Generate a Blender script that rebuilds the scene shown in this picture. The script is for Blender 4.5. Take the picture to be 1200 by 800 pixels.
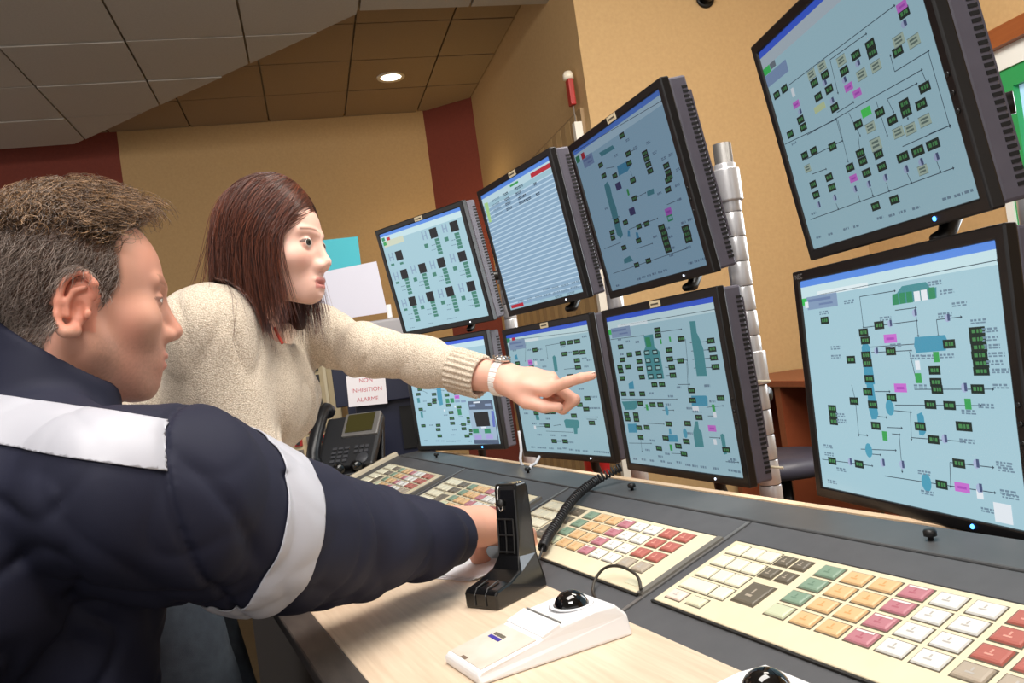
import bpy, bmesh, math, random
import numpy as np
from mathutils import Vector, Matrix

for o in list(bpy.data.objects):
    bpy.data.objects.remove(o, do_unlink=True)
scene = bpy.context.scene
COL = scene.collection
random.seed(7)
RNG = np.random.default_rng(11)

# ------------------------------------------------------------------ camera
# world frame: X along the console (to the right of an operator), Y towards the monitors, Z up, floor at 0
F_PX, CAM_Z = 982.55, 1.07
PITCH, ROLL, HEAD = math.radians(1.0038), math.radians(-7.8639), math.radians(-65.8)


def _cam_axes():
    fwd = np.array([0, math.cos(PITCH), math.sin(PITCH)])
    right = np.array([1., 0, 0])
    up = np.cross(right, fwd)
    r = math.cos(ROLL) * right + math.sin(ROLL) * up
    u = -math.sin(ROLL) * right + math.cos(ROLL) * up
    ex = np.array([math.cos(HEAD), math.sin(HEAD), 0])
    ey = np.array([-ex[1], ex[0], 0])
    m = np.stack([ex, ey, np.array([0, 0, 1.])])
    return m @ r, m @ u, m @ fwd


CR, CU, CF = _cam_axes()
cam_data = bpy.data.cameras.new('camera')
cam_data.sensor_width = 36.0
cam_data.lens = F_PX * 36.0 / 1200.0
cam_data.clip_start = 0.02
cam = bpy.data.objects.new('camera', cam_data)
COL.objects.link(cam)
cam.matrix_world = Matrix(((CR[0], CU[0], -CF[0], 0), (CR[1], CU[1], -CF[1], 0), (CR[2], CU[2], -CF[2], CAM_Z), (0, 0, 0, 1)))
scene.camera = cam


def at(x, y, d):
    """point seen at photo pixel x, y at depth d metres along the view axis"""
    return np.array([0, 0, CAM_Z]) + d * (CF + CR * ((x - 600) / F_PX) - CU * ((y - 400) / F_PX))


# ------------------------------------------------------------------ light and exposure
scene.view_settings.view_transform = 'Standard'
scene.view_settings.look = 'None'
scene.view_settings.exposure = 0.0
scene.view_settings.gamma = 1.0
scene.view_settings.use_curve_mapping = False
world = bpy.data.worlds.new('room_air')
scene.world = world
world.use_nodes = True
world.node_tree.nodes['Background'].inputs[0].default_value = (1.0, 0.95, 0.91, 1)
world.node_tree.nodes['Background'].inputs[1].default_value = 0.92


def area_light(name, loc, target, sx, sy, power, color):
    l = bpy.data.lights.new(name, 'AREA')
    l.shape = 'RECTANGLE'
    l.size, l.size_y, l.energy, l.color = sx, sy, power, color
    o = bpy.data.objects.new(name, l)
    COL.objects.link(o)
    o.location = loc
    d = Vector(target) - Vector(loc)
    o.rotation_euler = d.to_track_quat('-Z', 'Y').to_euler()
    return o


# fluorescent troffers in the ceiling above the console, out of frame, and an added wall fill
area_light('ceiling_troffer_console', (-0.75, 0.35, 2.95), (-0.95, 0.35, 0.7), 1.5, 0.8, 50, (1.0, 0.955, 0.90))
area_light('ceiling_troffer_operator', (0.5, -0.35, 2.9), (-1.1, 0.25, 1.0), 1.2, 0.8, 58, (1.0, 0.96, 0.92))
area_light('right_wall_fill', (-1.3, 1.7, 2.92), (-2.6, 2.4, 1.4), 1.2, 0.8, 100, (1.0, 0.94, 0.85))  # unseen lamp added to brighten the tan wall at right

# daylight entering by the window in the right wall
area_light('window_daylight', (-1.35, 2.85, 1.55), (-0.9, 0.6, 1.3), 1.7, 1.0, 28, (0.95, 0.98, 1.0))


# ------------------------------------------------------------------ materials
def lin(c):
    c = c / 255.0
    return c / 12.92 if c <= 0.04045 else ((c + 0.055) / 1.055) ** 2.4


def rgb(r, g, b):
    return (lin(r), lin(g), lin(b), 1.0)


MATS = {}


def mat(name, color, rough=0.5, metal=0.0, spec=0.5, emit=None, strength=1.0, noise=None, bump=None, coat=0.0, sheen=0.0):
    """noise=(scale, amount, color2, stretch); bump=(scale, strength, stretch, kind)"""
    if name in MATS:
        return MATS[name]
    m = bpy.data.materials.new(name)
    m.use_nodes = True
    nt = m.node_tree
    b = nt.nodes['Principled BSDF']
    b.inputs['Base Color'].default_value = rgb(*color)
    b.inputs['Roughness'].default_value = rough
    b.inputs['Metallic'].default_value = metal
    b.inputs['Specular IOR Level'].default_value = spec
    b.inputs['Coat Weight'].default_value = coat
    b.inputs['Sheen Weight'].default_value = sheen
    if emit:
        b.inputs['Emission Color'].default_value = rgb(*emit)
        b.inputs['Emission Strength'].default_value = strength
    tc = None
    if noise or bump:
        tc = nt.nodes.new('ShaderNodeTexCoord')
    if noise:
        mp = nt.nodes.new('ShaderNodeMapping')
        mp.inputs['Scale'].default_value = noise[3] if len(noise) > 3 else (1, 1, 1)
        tx = nt.nodes.new('ShaderNodeTexNoise')
        tx.inputs['Scale'].default_value = noise[0]
        tx.inputs['Detail'].default_value = 5
        rp = nt.nodes.new('ShaderNodeValToRGB')
        rp.color_ramp.elements[0].position = 0.5 - noise[1] / 2
        rp.color_ramp.elements[1].position = 0.5 + noise[1] / 2
        rp.color_ramp.elements[0].color = rgb(*color)
        rp.color_ramp.elements[1].color = rgb(*noise[2])
        nt.links.new(tc.outputs['Object'], mp.inputs['Vector'])
        nt.links.new(mp.outputs['Vector'], tx.inputs['Vector'])
        nt.links.new(tx.outputs['Fac'], rp.inputs['Fac'])
        nt.links.new(rp.outputs['Color'], b.inputs['Base Color'])
    if bump:
        mp = nt.nodes.new('ShaderNodeMapping')
        mp.inputs['Scale'].default_value = bump[2] if len(bump) > 2 else (1, 1, 1)
        kind = bump[3] if len(bump) > 3 else 'noise'
        if kind == 'voronoi':
            tx = nt.nodes.new('ShaderNodeTexVoronoi')
            out = tx.outputs['Distance']
        else:
            tx = nt.nodes.new('ShaderNodeTexNoise')
            tx.inputs['Detail'].default_value = 3
            out = tx.outputs['Fac']
        tx.inputs['Scale'].default_value = bump[0]
        bp = nt.nodes.new('ShaderNodeBump')
        bp.inputs['Strength'].default_value = bump[1]
        bp.inputs['Distance'].default_value = 0.004
        nt.links.new(tc.outputs['Object'], mp.inputs['Vector'])
        nt.links.new(mp.outputs['Vector'], tx.inputs['Vector'])
        nt.links.new(out, bp.inputs['Height'])
        nt.links.new(bp.outputs['Normal'], b.inputs['Normal'])
    MATS[name] = m
    return m


def vcol_mat(name, rough=0.5, spec=0.5, emission=None, sss=0.0, bump=None, sheen=0.0):
    """colour read from the mesh's own 'Col' attribute"""
    m = bpy.data.materials.new(name)
    m.use_nodes = True
    nt = m.node_tree
    b = nt.nodes['Principled BSDF']
    a = nt.nodes.new('ShaderNodeAttribute')
    a.attribute_name = 'Col'
    b.inputs['Roughness'].default_value = rough
    b.inputs['Specular IOR Level'].default_value = spec
    b.inputs['Sheen Weight'].default_value = sheen
    if emission is not None:
        b.inputs['Base Color'].default_value = (0.01, 0.01, 0.012, 1)
        nt.links.new(a.outputs['Color'], b.inputs['Emission Color'])
        b.inputs['Emission Strength'].default_value = emission
    else:
        nt.links.new(a.outputs['Color'], b.inputs['Base Color'])
    if sss:
        b.inputs['Subsurface Weight'].default_value = sss
        b.inputs['Subsurface Radius'].default_value = (0.010, 0.004, 0.002)
        b.inputs['Subsurface Scale'].default_value = 0.6
    if bump:
        tc = nt.nodes.new('ShaderNodeTexCoord')
        tx = nt.nodes.new('ShaderNodeTexNoise')
        tx.inputs['Scale'].default_value = bump[0]
        bp = nt.nodes.new('ShaderNodeBump')
        bp.inputs['Strength'].default_value = bump[1]
        bp.inputs['Distance'].default_value = 0.002
        nt.links.new(tc.outputs['Object'], tx.inputs['Vector'])
        nt.links.new(tx.outputs['Fac'], bp.inputs['Height'])
        nt.links.new(bp.outputs['Normal'], b.inputs['Normal'])
    MATS[name] = m
    return m


# ------------------------------------------------------------------ mesh building
class MB:
    def __init__(self):
        self.v, self.f, self.m, self.c = [], [], [], []

    def add(self, verts, faces, mi=0, col=None):
        b = len(self.v)
        self.v += [tuple(map(float, p)) for p in verts]
        for f in faces:
            self.f.append([b + i for i in f])
            self.m.append(mi)
            self.c.append(col)
        return self

    def box(self, c, s, mi=0, R=None, taper=1.0, col=None):
        x, y, z = s[0] / 2, s[1] / 2, s[2] / 2
        P = np.array([(-x, -y, -z), (x, -y, -z), (x, y, -z), (-x, y, -z), (-x * taper, -y * taper, z), (x * taper, -y * taper, z), (x * taper, y * taper, z), (-x * taper, y * taper, z)])
        if R is not None:
            P = P @ np.array(R).T
        return self.add(P + np.array(c), [(0, 3, 2, 1), (4, 5, 6, 7), (0, 1, 5, 4), (1, 2, 6, 5), (2, 3, 7, 6), (3, 0, 4, 7)], mi, col)

    def span(self, lo, hi, mi=0):
        lo, hi = np.array(lo, float), np.array(hi, float)
        return self.box((lo + hi) / 2, hi - lo, mi)

    def prism(self, pts, vec, mi=0, cap=True):
        """extrude closed loop of 3D points along vec"""
        n = len(pts)
        P = np.array(pts, float)
        Q = P + np.array(vec, float)
        fs = [(i, (i + 1) % n, n + (i + 1) % n, n + i) for i in range(n)]
        if cap:
            fs += [tuple(range(n - 1, -1, -1)), tuple(range(n, 2 * n))]
        return self.add(list(P) + list(Q), fs, mi)

    def tube(self, path, r, n=8, mi=0, cap=True):
        path = np.array(path, float)
        k = len(path)
        rr = np.full(k, r, float) if np.isscalar(r) else np.array(r, float)
        T = np.gradient(path, axis=0)
        T /= np.linalg.norm(T, axis=1)[:, None] + 1e-12
        ref = np.array([0, 0, 1.]) if abs(T[0][2]) < 0.9 else np.array([1., 0, 0])
        N = np.cross(T[0], ref)
        N /= np.linalg.norm(N)
        vs = []
        for i in range(k):
            N = N - T[i] * (N @ T[i])
            N /= np.linalg.norm(N) + 1e-12
            Bn = np.cross(T[i], N)
            for j in range(n):
                a = 2 * math.pi * j / n
                vs.append(path[i] + rr[i] * (math.cos(a) * N + math.sin(a) * Bn))
        fs = [(i * n + j, i * n + (j + 1) % n, (i + 1) * n + (j + 1) % n, (i + 1) * n + j) for i in range(k - 1) for j in range(n)]
        if cap:
            fs += [tuple(range(n - 1, -1, -1)), tuple((k - 1) * n + j for j in range(n))]
        return self.add(vs, fs, mi)

    def lathe(self, prof, c=(0, 0, 0), n=20, mi=0, R=None, cap=True):
        """prof: list of (radius, height) around local z"""
        vs = []
        for r, h in prof:
            for j in range(n):
                a = 2 * math.pi * j / n
                vs.append((r * math.cos(a), r * math.sin(a), h))
        P = np.array(vs)
        if R is not None:
            P = P @ np.array(R).T
        k = len(prof)
        fs = [(i * n + j, i * n + (j + 1) % n, (i + 1) * n + (j + 1) % n, (i + 1) * n + j) for i in range(k - 1) for j in range(n)]
        if cap:
            fs += [tuple(range(n - 1, -1, -1)), tuple((k - 1) * n + j for j in range(n))]
        return self.add(P + np.array(c), fs, mi)

    def mesh(self, name, mats, smooth=False):
        me = bpy.data.meshes.new(name)
        me.from_pydata(self.v, [], self.f)
        for m in (mats if isinstance(mats, (list, tuple)) else [mats]):
            me.materials.append(m)
        if any(self.m):
            me.polygons.foreach_set('material_index', self.m)
        if any(c is not None for c in self.c):
            at_ = me.color_attributes.new('Col', 'FLOAT_COLOR', 'CORNER')
            buf = []
            for f, c in zip(self.f, self.c):
                buf += list(c or (0, 0, 0, 1)) * len(f)
            at_.data.foreach_set('color', buf)
        if smooth:
            me.polygons.foreach_set('use_smooth', [True] * len(me.polygons))
        me.update()
        return me

    def build(self, name, mats, parent=None, smooth=False, bevel=0, loc=None):
        o = bpy.data.objects.new(name, self.mesh(name, mats, smooth))
        COL.objects.link(o)
        if parent is not None:
            o.parent = parent
        if loc is not None:
            o.location = loc
        if bevel:
            md = o.modifiers.new('bevel', 'BEVEL')
            md.width = bevel
            md.segments = 2
            md.limit_method = 'ANGLE'
            md.angle_limit = math.radians(40)
        return o


def link(name, me, parent=None, loc=(0, 0, 0), rot=None):
    o = bpy.data.objects.new(name, me)
    COL.objects.link(o)
    o.parent = parent
    o.location = loc
    if rot is not None:
        o.rotation_euler = rot
    return o


def tag(o, label, cat, group=None):
    o['label'] = label
    o['category'] = cat
    if group:
        o['group'] = group
    return o


def thing(name, label, cat, loc=(0, 0, 0), rotz=0.0, group=None):
    o = bpy.data.objects.new(name, None)
    o.empty_display_size = 0.05
    COL.objects.link(o)
    o.location = loc
    o.rotation_euler = (0, 0, rotz)
    return tag(o, label, cat, group)


def struct(o):
    o['kind'] = 'structure'
    return o


def text_mesh(body, size, align='CENTER'):
    cu = bpy.data.curves.new('lettering', 'FONT')
    cu.body = body
    cu.size = size
    cu.align_x = align
    cu.align_y = 'CENTER'
    t = bpy.data.objects.new('lettering', cu)
    COL.objects.link(t)
    bpy.context.view_layer.update()
    me = bpy.data.meshes.new_from_object(t.evaluated_get(bpy.context.evaluated_depsgraph_get()))
    bpy.data.objects.remove(t, do_unlink=True)
    return me


def frame_matrix(origin, x, y, z):
    return Matrix(((x[0], y[0], z[0], origin[0]), (x[1], y[1], z[1], origin[1]), (x[2], y[2], z[2], origin[2]), (0, 0, 0, 1)))


def rotx(a):
    c, s = math.cos(a), math.sin(a)
    return np.array([[1, 0, 0], [0, c, -s], [0, s, c]])


def roty(a):
    c, s = math.cos(a), math.sin(a)
    return np.array([[c, 0, s], [0, 1, 0], [-s, 0, c]])


def rotz(a):
    c, s = math.cos(a), math.sin(a)
    return np.array([[c, -s, 0], [s, c, 0], [0, 0, 1]])


# ------------------------------------------------------------------ the room (its axes turned 10.7 degrees from the console)
RA = math.radians(-10.7)
RX = np.array([math.cos(RA), math.sin(RA), 0])
RY = np.array([-RX[1], RX[0], 0])


def rm(s, t, z):
    return RX * s + RY * t + np.array([0, 0, z])


tan_paint = mat('tan_wall_paint', (196, 162, 114), 0.75, noise=(55, 0.5, (187, 153, 106)), bump=(420, 0.12))
red_paint = mat('brick_red_wall_paint', (128, 56, 40), 0.75, noise=(60, 0.5, (118, 50, 36)), bump=(420, 0.12))
tile_mat = mat('ceiling_tile_mineral', (176, 168, 158), 0.85, noise=(90, 0.6, (168, 160, 150)), bump=(500, 0.2))
tile_up_mat = mat('ceiling_tile_warm_lit', (150, 128, 102), 0.85, noise=(90, 0.6, (143, 121, 96)), bump=(500, 0.2))  # tan cast of the light put into the upper tiles' colour
grid_mat = mat('ceiling_grid_metal', (150, 140, 126), 0.5)
floor_mat = mat('dark_floor_covering', (74, 62, 42), 0.6, noise=(30, 0.5, (62, 52, 34)))

fl = MB()
fl.add([rm(-9, -5, 0), rm(4, -5, 0), rm(4, 4, 0), rm(-9, 4, 0), rm(-9, -5, -.1), rm(4, -5, -.1), rm(4, 4, -.1), rm(-9, 4, -.1)], [(0, 1, 2, 3), (7, 6, 5, 4), (0, 4, 5, 1), (1, 5, 6, 2), (2, 6, 7, 3), (3, 7, 4, 0)])
struct(fl.build('floor', floor_mat))


def wall(name, a, b, z0, z1, m, thick=0.12, side=1):
    """vertical slab from a to b in room s,t; thickness goes to the left of a->b times side"""
    A, Bp = np.array(a, float), np.array(b, float)
    d = (Bp - A) / np.linalg.norm(Bp - A)
    n = np.array([-d[1], d[0]]) * side * thick
    q = [A, Bp, Bp + n, A + n]
    w = MB()
    w.prism([rm(p[0], p[1], z0) for p in q], (0, 0, z1 - z0))
    return struct(w.build(name, m))


WB, WT = -6.87, 3.3
wall('wall_back_red', (WB, -5.0), (WB, -1.215), 0, WT, red_paint, side=1)
wall('wall_back', (WB, -1.215), (WB, 1.16), 0, WT, tan_paint, side=1)
wall('wall_chamfer', (WB, 1.16), (-6.58, 1.52), 0, WT, red_paint, side=1)
wall('wall_side', (-6.58, 1.52), (-4.11, 1.52), 0, WT, tan_paint, thick=.14, side=1)
wall('wall_light', (-3.99, 1.52), (-3.99, 3.02), 0, WT, tan_paint, thick=.12, side=1)
WT3 = 3.02
wall('wall_right', (-3.99, WT3), (-3.02, WT3), 0, WT, tan_paint, thick=.2, side=1)
wall('wall_under_window', (-3.02, WT3), (-1.0, WT3), 0, 0.95, tan_paint, thick=.2, side=1)
wall('wall_over_window', (-3.02, WT3), (-1.0, WT3), 2.10, WT, tan_paint, thick=.2, side=1)
wall('wall_far_right', (-1.0, WT3), (3.9, WT3), 0, WT, tan_paint, thick=.2, side=1)


# ceiling: lower grey field, and a field one step higher beyond its edges; every tile a piece of its own
def clip(poly, a, b, c):
    """keep a*s+b*t<=c"""
    out = []
    for i in range(len(poly)):
        p, q = poly[i], poly[(i + 1) % len(poly)]
        dp, dq = a * p[0] + b * p[1] - c, a * q[0] + b * q[1] - c
        if dp <= 0:
            out.append(p)
        if dp * dq < 0:
            k = dp / (dp - dq)
            out.append((p[0] + k * (q[0] - p[0]), p[1] + k * (q[1] - p[1])))
    return out


def inset(poly, g):
    c = np.mean(poly, axis=0)
    return [tuple(np.array(p) + (c - p) / (np.linalg.norm(c - p) + 1e-9) * g * 1.4) for p in poly]


def tile(poly, z, m, parent, tilt=0.0):
    if len(poly) < 3:
        return
    ar = 0.5 * abs(sum(poly[i][0] * poly[(i + 1) % len(poly)][1] - poly[(i + 1) % len(poly)][0] * poly[i][1] for i in range(len(poly))))
    if ar < 0.004:
        return
    q = inset(poly, 0.006)
    w = MB()
    w.prism([rm(p[0], p[1], z + tilt * (p[0] - q[0][0])) for p in q], (0, 0, 0.018))
    w.build('ceiling_tile', m, parent)


ZL, ZU = 2.99, 3.19
SC, TCN = -4.415, 0.514            # corner of the lower field
SD, TD = -6.44, -1.416             # far end of its slanting edge
da, db = -(TCN - TD), (SC - SD)    # normal of the slanting edge
dc = da * SC + db * TCN
low = MB()
lowpoly = [(SC, 1.66), (SC, TCN), (SD, TD), (SD, -5), (4, -5), (4, 3.2), (-3.99, 3.2), (-3.99, 1.66)]
low.prism([rm(p[0], p[1], ZL + .02) for p in lowpoly], (0, 0, ZU - ZL + .05))
ceil_low = struct(low.build('ceiling', grid_mat))
for i in range(-4, 12):
    for j in range(-6, 6):
        s0, t0 = -4.675 + .59 * i, -.73 + .604 * j
        if s0 > 1.0 or t0 > 2.9 or s0 < SD - .01:
            continue
        sq = clip([(s0, t0), (s0 + .59, t0), (s0 + .59, t0 + .604), (s0, t0 + .604)], 0, 1, 1.66 if s0 < -4.05 else 3.1)
        if len(sq) < 3:
            continue
        if s0 + .59 <= SC + .4:
            pr = clip(sq, -1, 0, -SC)          # right of the straight edge
            pl = clip(clip(sq, 1, 0, SC), da, db, dc)
            if t0 >= TCN - .3:
                tile(pr, ZL, tile_mat, ceil_low)
            elif s0 < SC < s0 + .59:
                tile(clip(sq, da, db, dc) if t0 + .604 < TCN else sq, ZL, tile_mat, ceil_low)
            else:
                tile(pl, ZL, tile_mat, ceil_low, RNG.uniform(-.012, .004))
        else:
            tile(sq, ZL, tile_mat, ceil_low, RNG.uniform(-.006, .003))
upm = MB()
uppoly = [(WB, -5), (WB, 1.16), (-6.58, 1.52), (4, 1.52), (4, -5)]
upm.prism([rm(p[0], p[1], ZU + .02) for p in uppoly], (0, 0, .1))
ceil_up = struct(upm.build('ceiling_upper', grid_mat))
for i in range(-3, 5):
    for j in range(-4, 2):
        s0, t0 = -5.65 + .6 * i, .515 + .596 * j
        sq = [(s0, t0), (s0 + .6, t0), (s0 + .6, t0 + .596), (s0, t0 + .596)]
        sq = clip(clip(sq, -1, 0, -WB), 0, 1, 1.52)
        sq = clip(sq, -0.36, 0.29, -0.36 * WB + 0.29 * 1.16) if sq else sq
        if len(sq) >= 3 and not (s0 > SC + .3):
            tile(sq, ZU, tile_up_mat, ceil_up, RNG.uniform(-.004, .002))

# recessed downlight in the upper field
dl = thing('recessed_downlight', 'round lit recessed downlight in the warm-lit upper ceiling above the red strip', 'downlight', tuple(rm(-6.0, .817, ZU)))
r = MB()
r.lathe([(.075, -.006), (.1, -.008), (.105, 0), (.075, .003)], n=28, cap=False)
r.build('trim_ring', mat('downlight_ring', (225, 215, 200), .4), dl, True)
r = MB()
r.lathe([(.0, -.001), (.076, -.002)], n=28, cap=False)
r.build('diffuser', mat('downlight_glow', (255, 250, 235), .4, emit=(255, 244, 220), strength=4.0), dl)
pl_ = bpy.data.lights.new('downlight_lamp', 'SPOT')
pl_.energy = 10
pl_.spot_size = 1.9
pl_.spot_blend = .6
pl_.color = (1, .85, .6)
po = bpy.data.objects.new('downlight_lamp', pl_)
COL.objects.link(po)
po.location = tuple(rm(-6.0, .817, ZU - .03))

# low wall-washer glow behind the monitors
gl = bpy.data.lights.new('wall_washer_lamp', 'POINT')
gl.energy = 9.0
gl.color = (1, .78, .35)
gl.shadow_soft_size = .05
go = bpy.data.objects.new('wall_washer_lamp', gl)
COL.objects.link(go)
go.location = tuple(rm(-6.0, 1.38, 1.95))

# striped wooden folding door on the side wall
slat_m = [mat('door_slat_oak', (196, 164, 116), .5, noise=(8, .6, (178, 146, 100), (1, 1, .1))), mat('door_slat_oak_dark', (176, 146, 104), .5, noise=(8, .6, (160, 130, 90), (1, 1, .1)))]
dm = MB()
dm.prism([rm(-6.35, 1.50, 0), rm(-4.06, 1.50, 0), rm(-4.06, 1.52, 0), rm(-6.35, 1.52, 0)], (0, 0, 2.29))
door = struct(dm.build('door_1', mat('door_frame_wood', (150, 122, 84), .5)))
k = 0
s = -6.33
while s < -4.16:
    w_ = .085
    d2 = MB()
    d2.prism([rm(s, 1.485, .02), rm(s + w_ - .008, 1.485, .02), rm(s + w_ - .008, 1.5, .02), rm(s, 1.5, .02)], (0, 0, 2.25))
    d2.build('slat', slat_m[k % 2], door)
    s += w_
    k += 1
d2 = MB()
d2.prism([rm(-4.10, 1.46, 0), rm(-4.06, 1.46, 0), rm(-4.06, 1.5, 0), rm(-4.10, 1.5, 0)], (0, 0, 2.22))
d2.build('door_jamb', mat('white_jamb', (232, 226, 214), .5), door)

# red and white alarm on the side wall
al = thing('wall_alarm', 'slim red alarm unit with white cap on the tan wall', 'alarm', tuple(rm(-4.12, 1.50, 2.4)), RA)
b_ = MB(); b_.box((0, -.015, -.01), (.05, .03, .14)); b_.build('housing', mat('alarm_red', (170, 40, 34), .45), al, bevel=.006)
b_ = MB(); b_.lathe([(.028, .06), (.028, .085), (.02, .1), (.0, .104)], (0, -.018, 0), 16); b_.build('cap', mat('alarm_white', (235, 225, 205), .4), al, True)
b_ = MB(); b_.tube([(0, -.012, -.08), (.004, -.012, -.2), (0, -.012, -.5)], .004, 6); b_.build('cable', mat('grey_cable', (120, 110, 100), .6), al)

# small black sensor high on the light wall
sn0 = np.array([-3.50, 2.95, 2.80])
se = thing('wall_sensor', 'small black sensor high on the light tan wall at the top edge', 'sensor', tuple(sn0), RA)
b_ = MB(); b_.lathe([(.05, 0), (.05, .01), (.035, .012)], n=18, R=roty(math.pi / 2)); b_.build('mount', mat('sensor_black', (18, 18, 18), .4), se, True)
b_ = MB(); b_.tube([(.01, 0, 0), (.06, 0, .0), (.09, -.05, .0)], [.03, .034, .034], 14); b_.build('body', MATS['sensor_black'], se, True)

# window in the right wall
wn = MB()
WS0, WS1, WZ0, WZ1 = -3.02, -1.0, .95, 2.10
tp = 3.0
wood_trim = mat('orange_wood_trim', (150, 84, 42), .45, noise=(12, .5, (132, 70, 34), (.3, 1, 4)))
for lo_s, hi_s, lo_z, hi_z in ((WS0 - .06, WS1 + .06, WZ1 - .02, WZ1 + .06), (WS0 - .06, WS1 + .06, WZ0 - .06, WZ0)):
    wn.prism([rm(lo_s, tp - .05, lo_z), rm(hi_s, tp - .05, lo_z), rm(hi_s, tp + .06, lo_z), rm(lo_s, tp + .06, lo_z)], (0, 0, hi_z - lo_z))
win = struct(wn.build('window_1', wood_trim))


def wbar(name, s0, s1, z0, z1, t0, t1, m):
    w = MB()
    w.prism([rm(s0, t0, z0), rm(s1, t0, z0), rm(s1, t1, z0), rm(s0, t1, z0)], (0, 0, z1 - z0))
    return w.build(name, m, win)


wh = mat('white_window_frame', (230, 232, 228), .4)
gr = mat('green_window_frame', (38, 150, 84), .4)
for a in ((WS0, WS1, WZ1 - .11, WZ1 - .02), (WS0, WS0 + .04, WZ0, WZ1 - .11), (WS1 - .04, WS1, WZ0, WZ1 - .11)):
    wbar('outer_frame', a[0], a[1], a[2], a[3], tp - .01, tp + .08, wh)
for a in ((WS0 + .04, WS1 - .04, WZ1 - .19, WZ1 - .11), (WS0 + .04, WS0 + .12, WZ0 + .05, WZ1 - .19), (WS1 - .12, WS1 - .04, WZ0 + .05, WZ1 - .19), (WS0 + .04, WS1 - .04, WZ0, WZ0 + .05), (-2.05, -1.97, WZ0 + .05, WZ1 - .19)):
    wbar('sash', a[0], a[1], a[2], a[3], tp + .0, tp + .07, gr)
glass = mat('window_glass_daylight', (150, 185, 215), .05, emit=(170, 200, 225), strength=.55)
wbar('pane', WS0 + .12, -2.05, WZ0 + .05, WZ1 - .19, tp + .03, tp + .04, glass)
wbar('pane', -1.97, WS1 - .12, WZ0 + .05, WZ1 - .19, tp + .03, tp + .04, glass)

# table and stool by the right wall
tb = thing('side_table', 'reddish brown wooden table behind the monitors by the tan wall', 'table', tuple(rm(-3.32, 2.22, 0)), RA)
red_wood = mat('reddish_table_wood', (140, 72, 44), .4, noise=(10, .5, (124, 60, 36), (4, .4, 1)))
b_ = MB(); b_.box((-.0, 0, .785), (1.25, .46, .03)); b_.build('tabletop', red_wood, tb, bevel=.004)
for xs in (-.58, -.1, .56):
    b_ = MB(); b_.box((xs, 0, .385), (.05, .42, .77)); b_.build('leg', red_wood, tb)
b_ = MB(); b_.box((0., .16, .55), (1.1, .02, .4)); b_.build('modesty_panel', red_wood, tb)
stl = thing('round_stool', 'dark padded round stool in front of the brown table', 'stool', (-2.66, 2.30, 0))
b_ = MB(); b_.lathe([(.0, .46), (.19, .46), (.215, .475), (.22, .5), (.205, .53), (.12, .545), (0, .548)], n=28); b_.build('seat', mat('stool_vinyl', (58, 56, 68), .45), stl, True)
b_ = MB(); b_.lathe([(.025, .04), (.025, .46)], n=14); b_.build('column', mat('dark_steel', (60, 58, 56), .35, .8), stl, True)
for k in range(5):
    a = k * 2 * math.pi / 5
    b_ = MB(); b_.tube([(0, 0, .06), (.26 * math.cos(a), .26 * math.sin(a), .03)], .018, 8); b_.build('foot', MATS['dark_steel'], stl)


# ------------------------------------------------------------------ control console
desk_grey = mat('console_grey_laminate', (84, 85, 88), .5, noise=(40, .5, (78, 79, 82)), bump=(900, .05))
ledge_grey = mat('console_ledge_grey', (88, 89, 90), .45, noise=(14, .5, (76, 78, 80)))
edge_dark = mat('worn_dark_edge', (48, 44, 42), .55, noise=(18, .4, (68, 62, 58), (1, 4, 4)))
seam_m = mat('aluminium_strip', (150, 148, 146), .35, .7)
TZ, CY, CZ_ = .7393, .7184, .81
TLT = math.radians(17.5)
SU = np.array([0, math.cos(TLT), math.sin(TLT)])
SN = np.array([0, -math.sin(TLT), math.cos(TLT)])
SP0 = np.array([0, CY, CZ_])


def slope(x, v, n=0.0):
    return SP0 + np.array([x, 0, 0]) + SU * v + SN * n


def birch():
    m = bpy.data.materials.new('birch_worktop')
    m.use_nodes = True
    nt = m.node_tree
    b = nt.nodes['Principled BSDF']
    b.inputs['Roughness'].default_value = .38
    tc = nt.nodes.new('ShaderNodeTexCoord')
    mp = nt.nodes.new('ShaderNodeMapping')
    mp.inputs['Scale'].default_value = (2.2, 46, 10)
    n1 = nt.nodes.new('ShaderNodeTexNoise')
    n1.inputs['Scale'].default_value = 3.0
    n1.inputs['Detail'].default_value = 8
    n1.inputs['Distortion'].default_value = .6
    rp = nt.nodes.new('ShaderNodeValToRGB')
    rp.color_ramp.elements[0].position = .3
    rp.color_ramp.elements[0].color = rgb(208, 184, 158)
    rp.color_ramp.elements[1].position = .7
    rp.color_ramp.elements[1].color = rgb(224, 203, 178)
    nt.links.new(tc.outputs['Object'], mp.inputs['Vector'])
    nt.links.new(mp.outputs['Vector'], n1.inputs['Vector'])
    nt.links.new(n1.outputs['Fac'], rp.inputs['Fac'])
    nt.links.new(rp.outputs['Color'], b.inputs['Base Color'])
    return m


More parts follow.
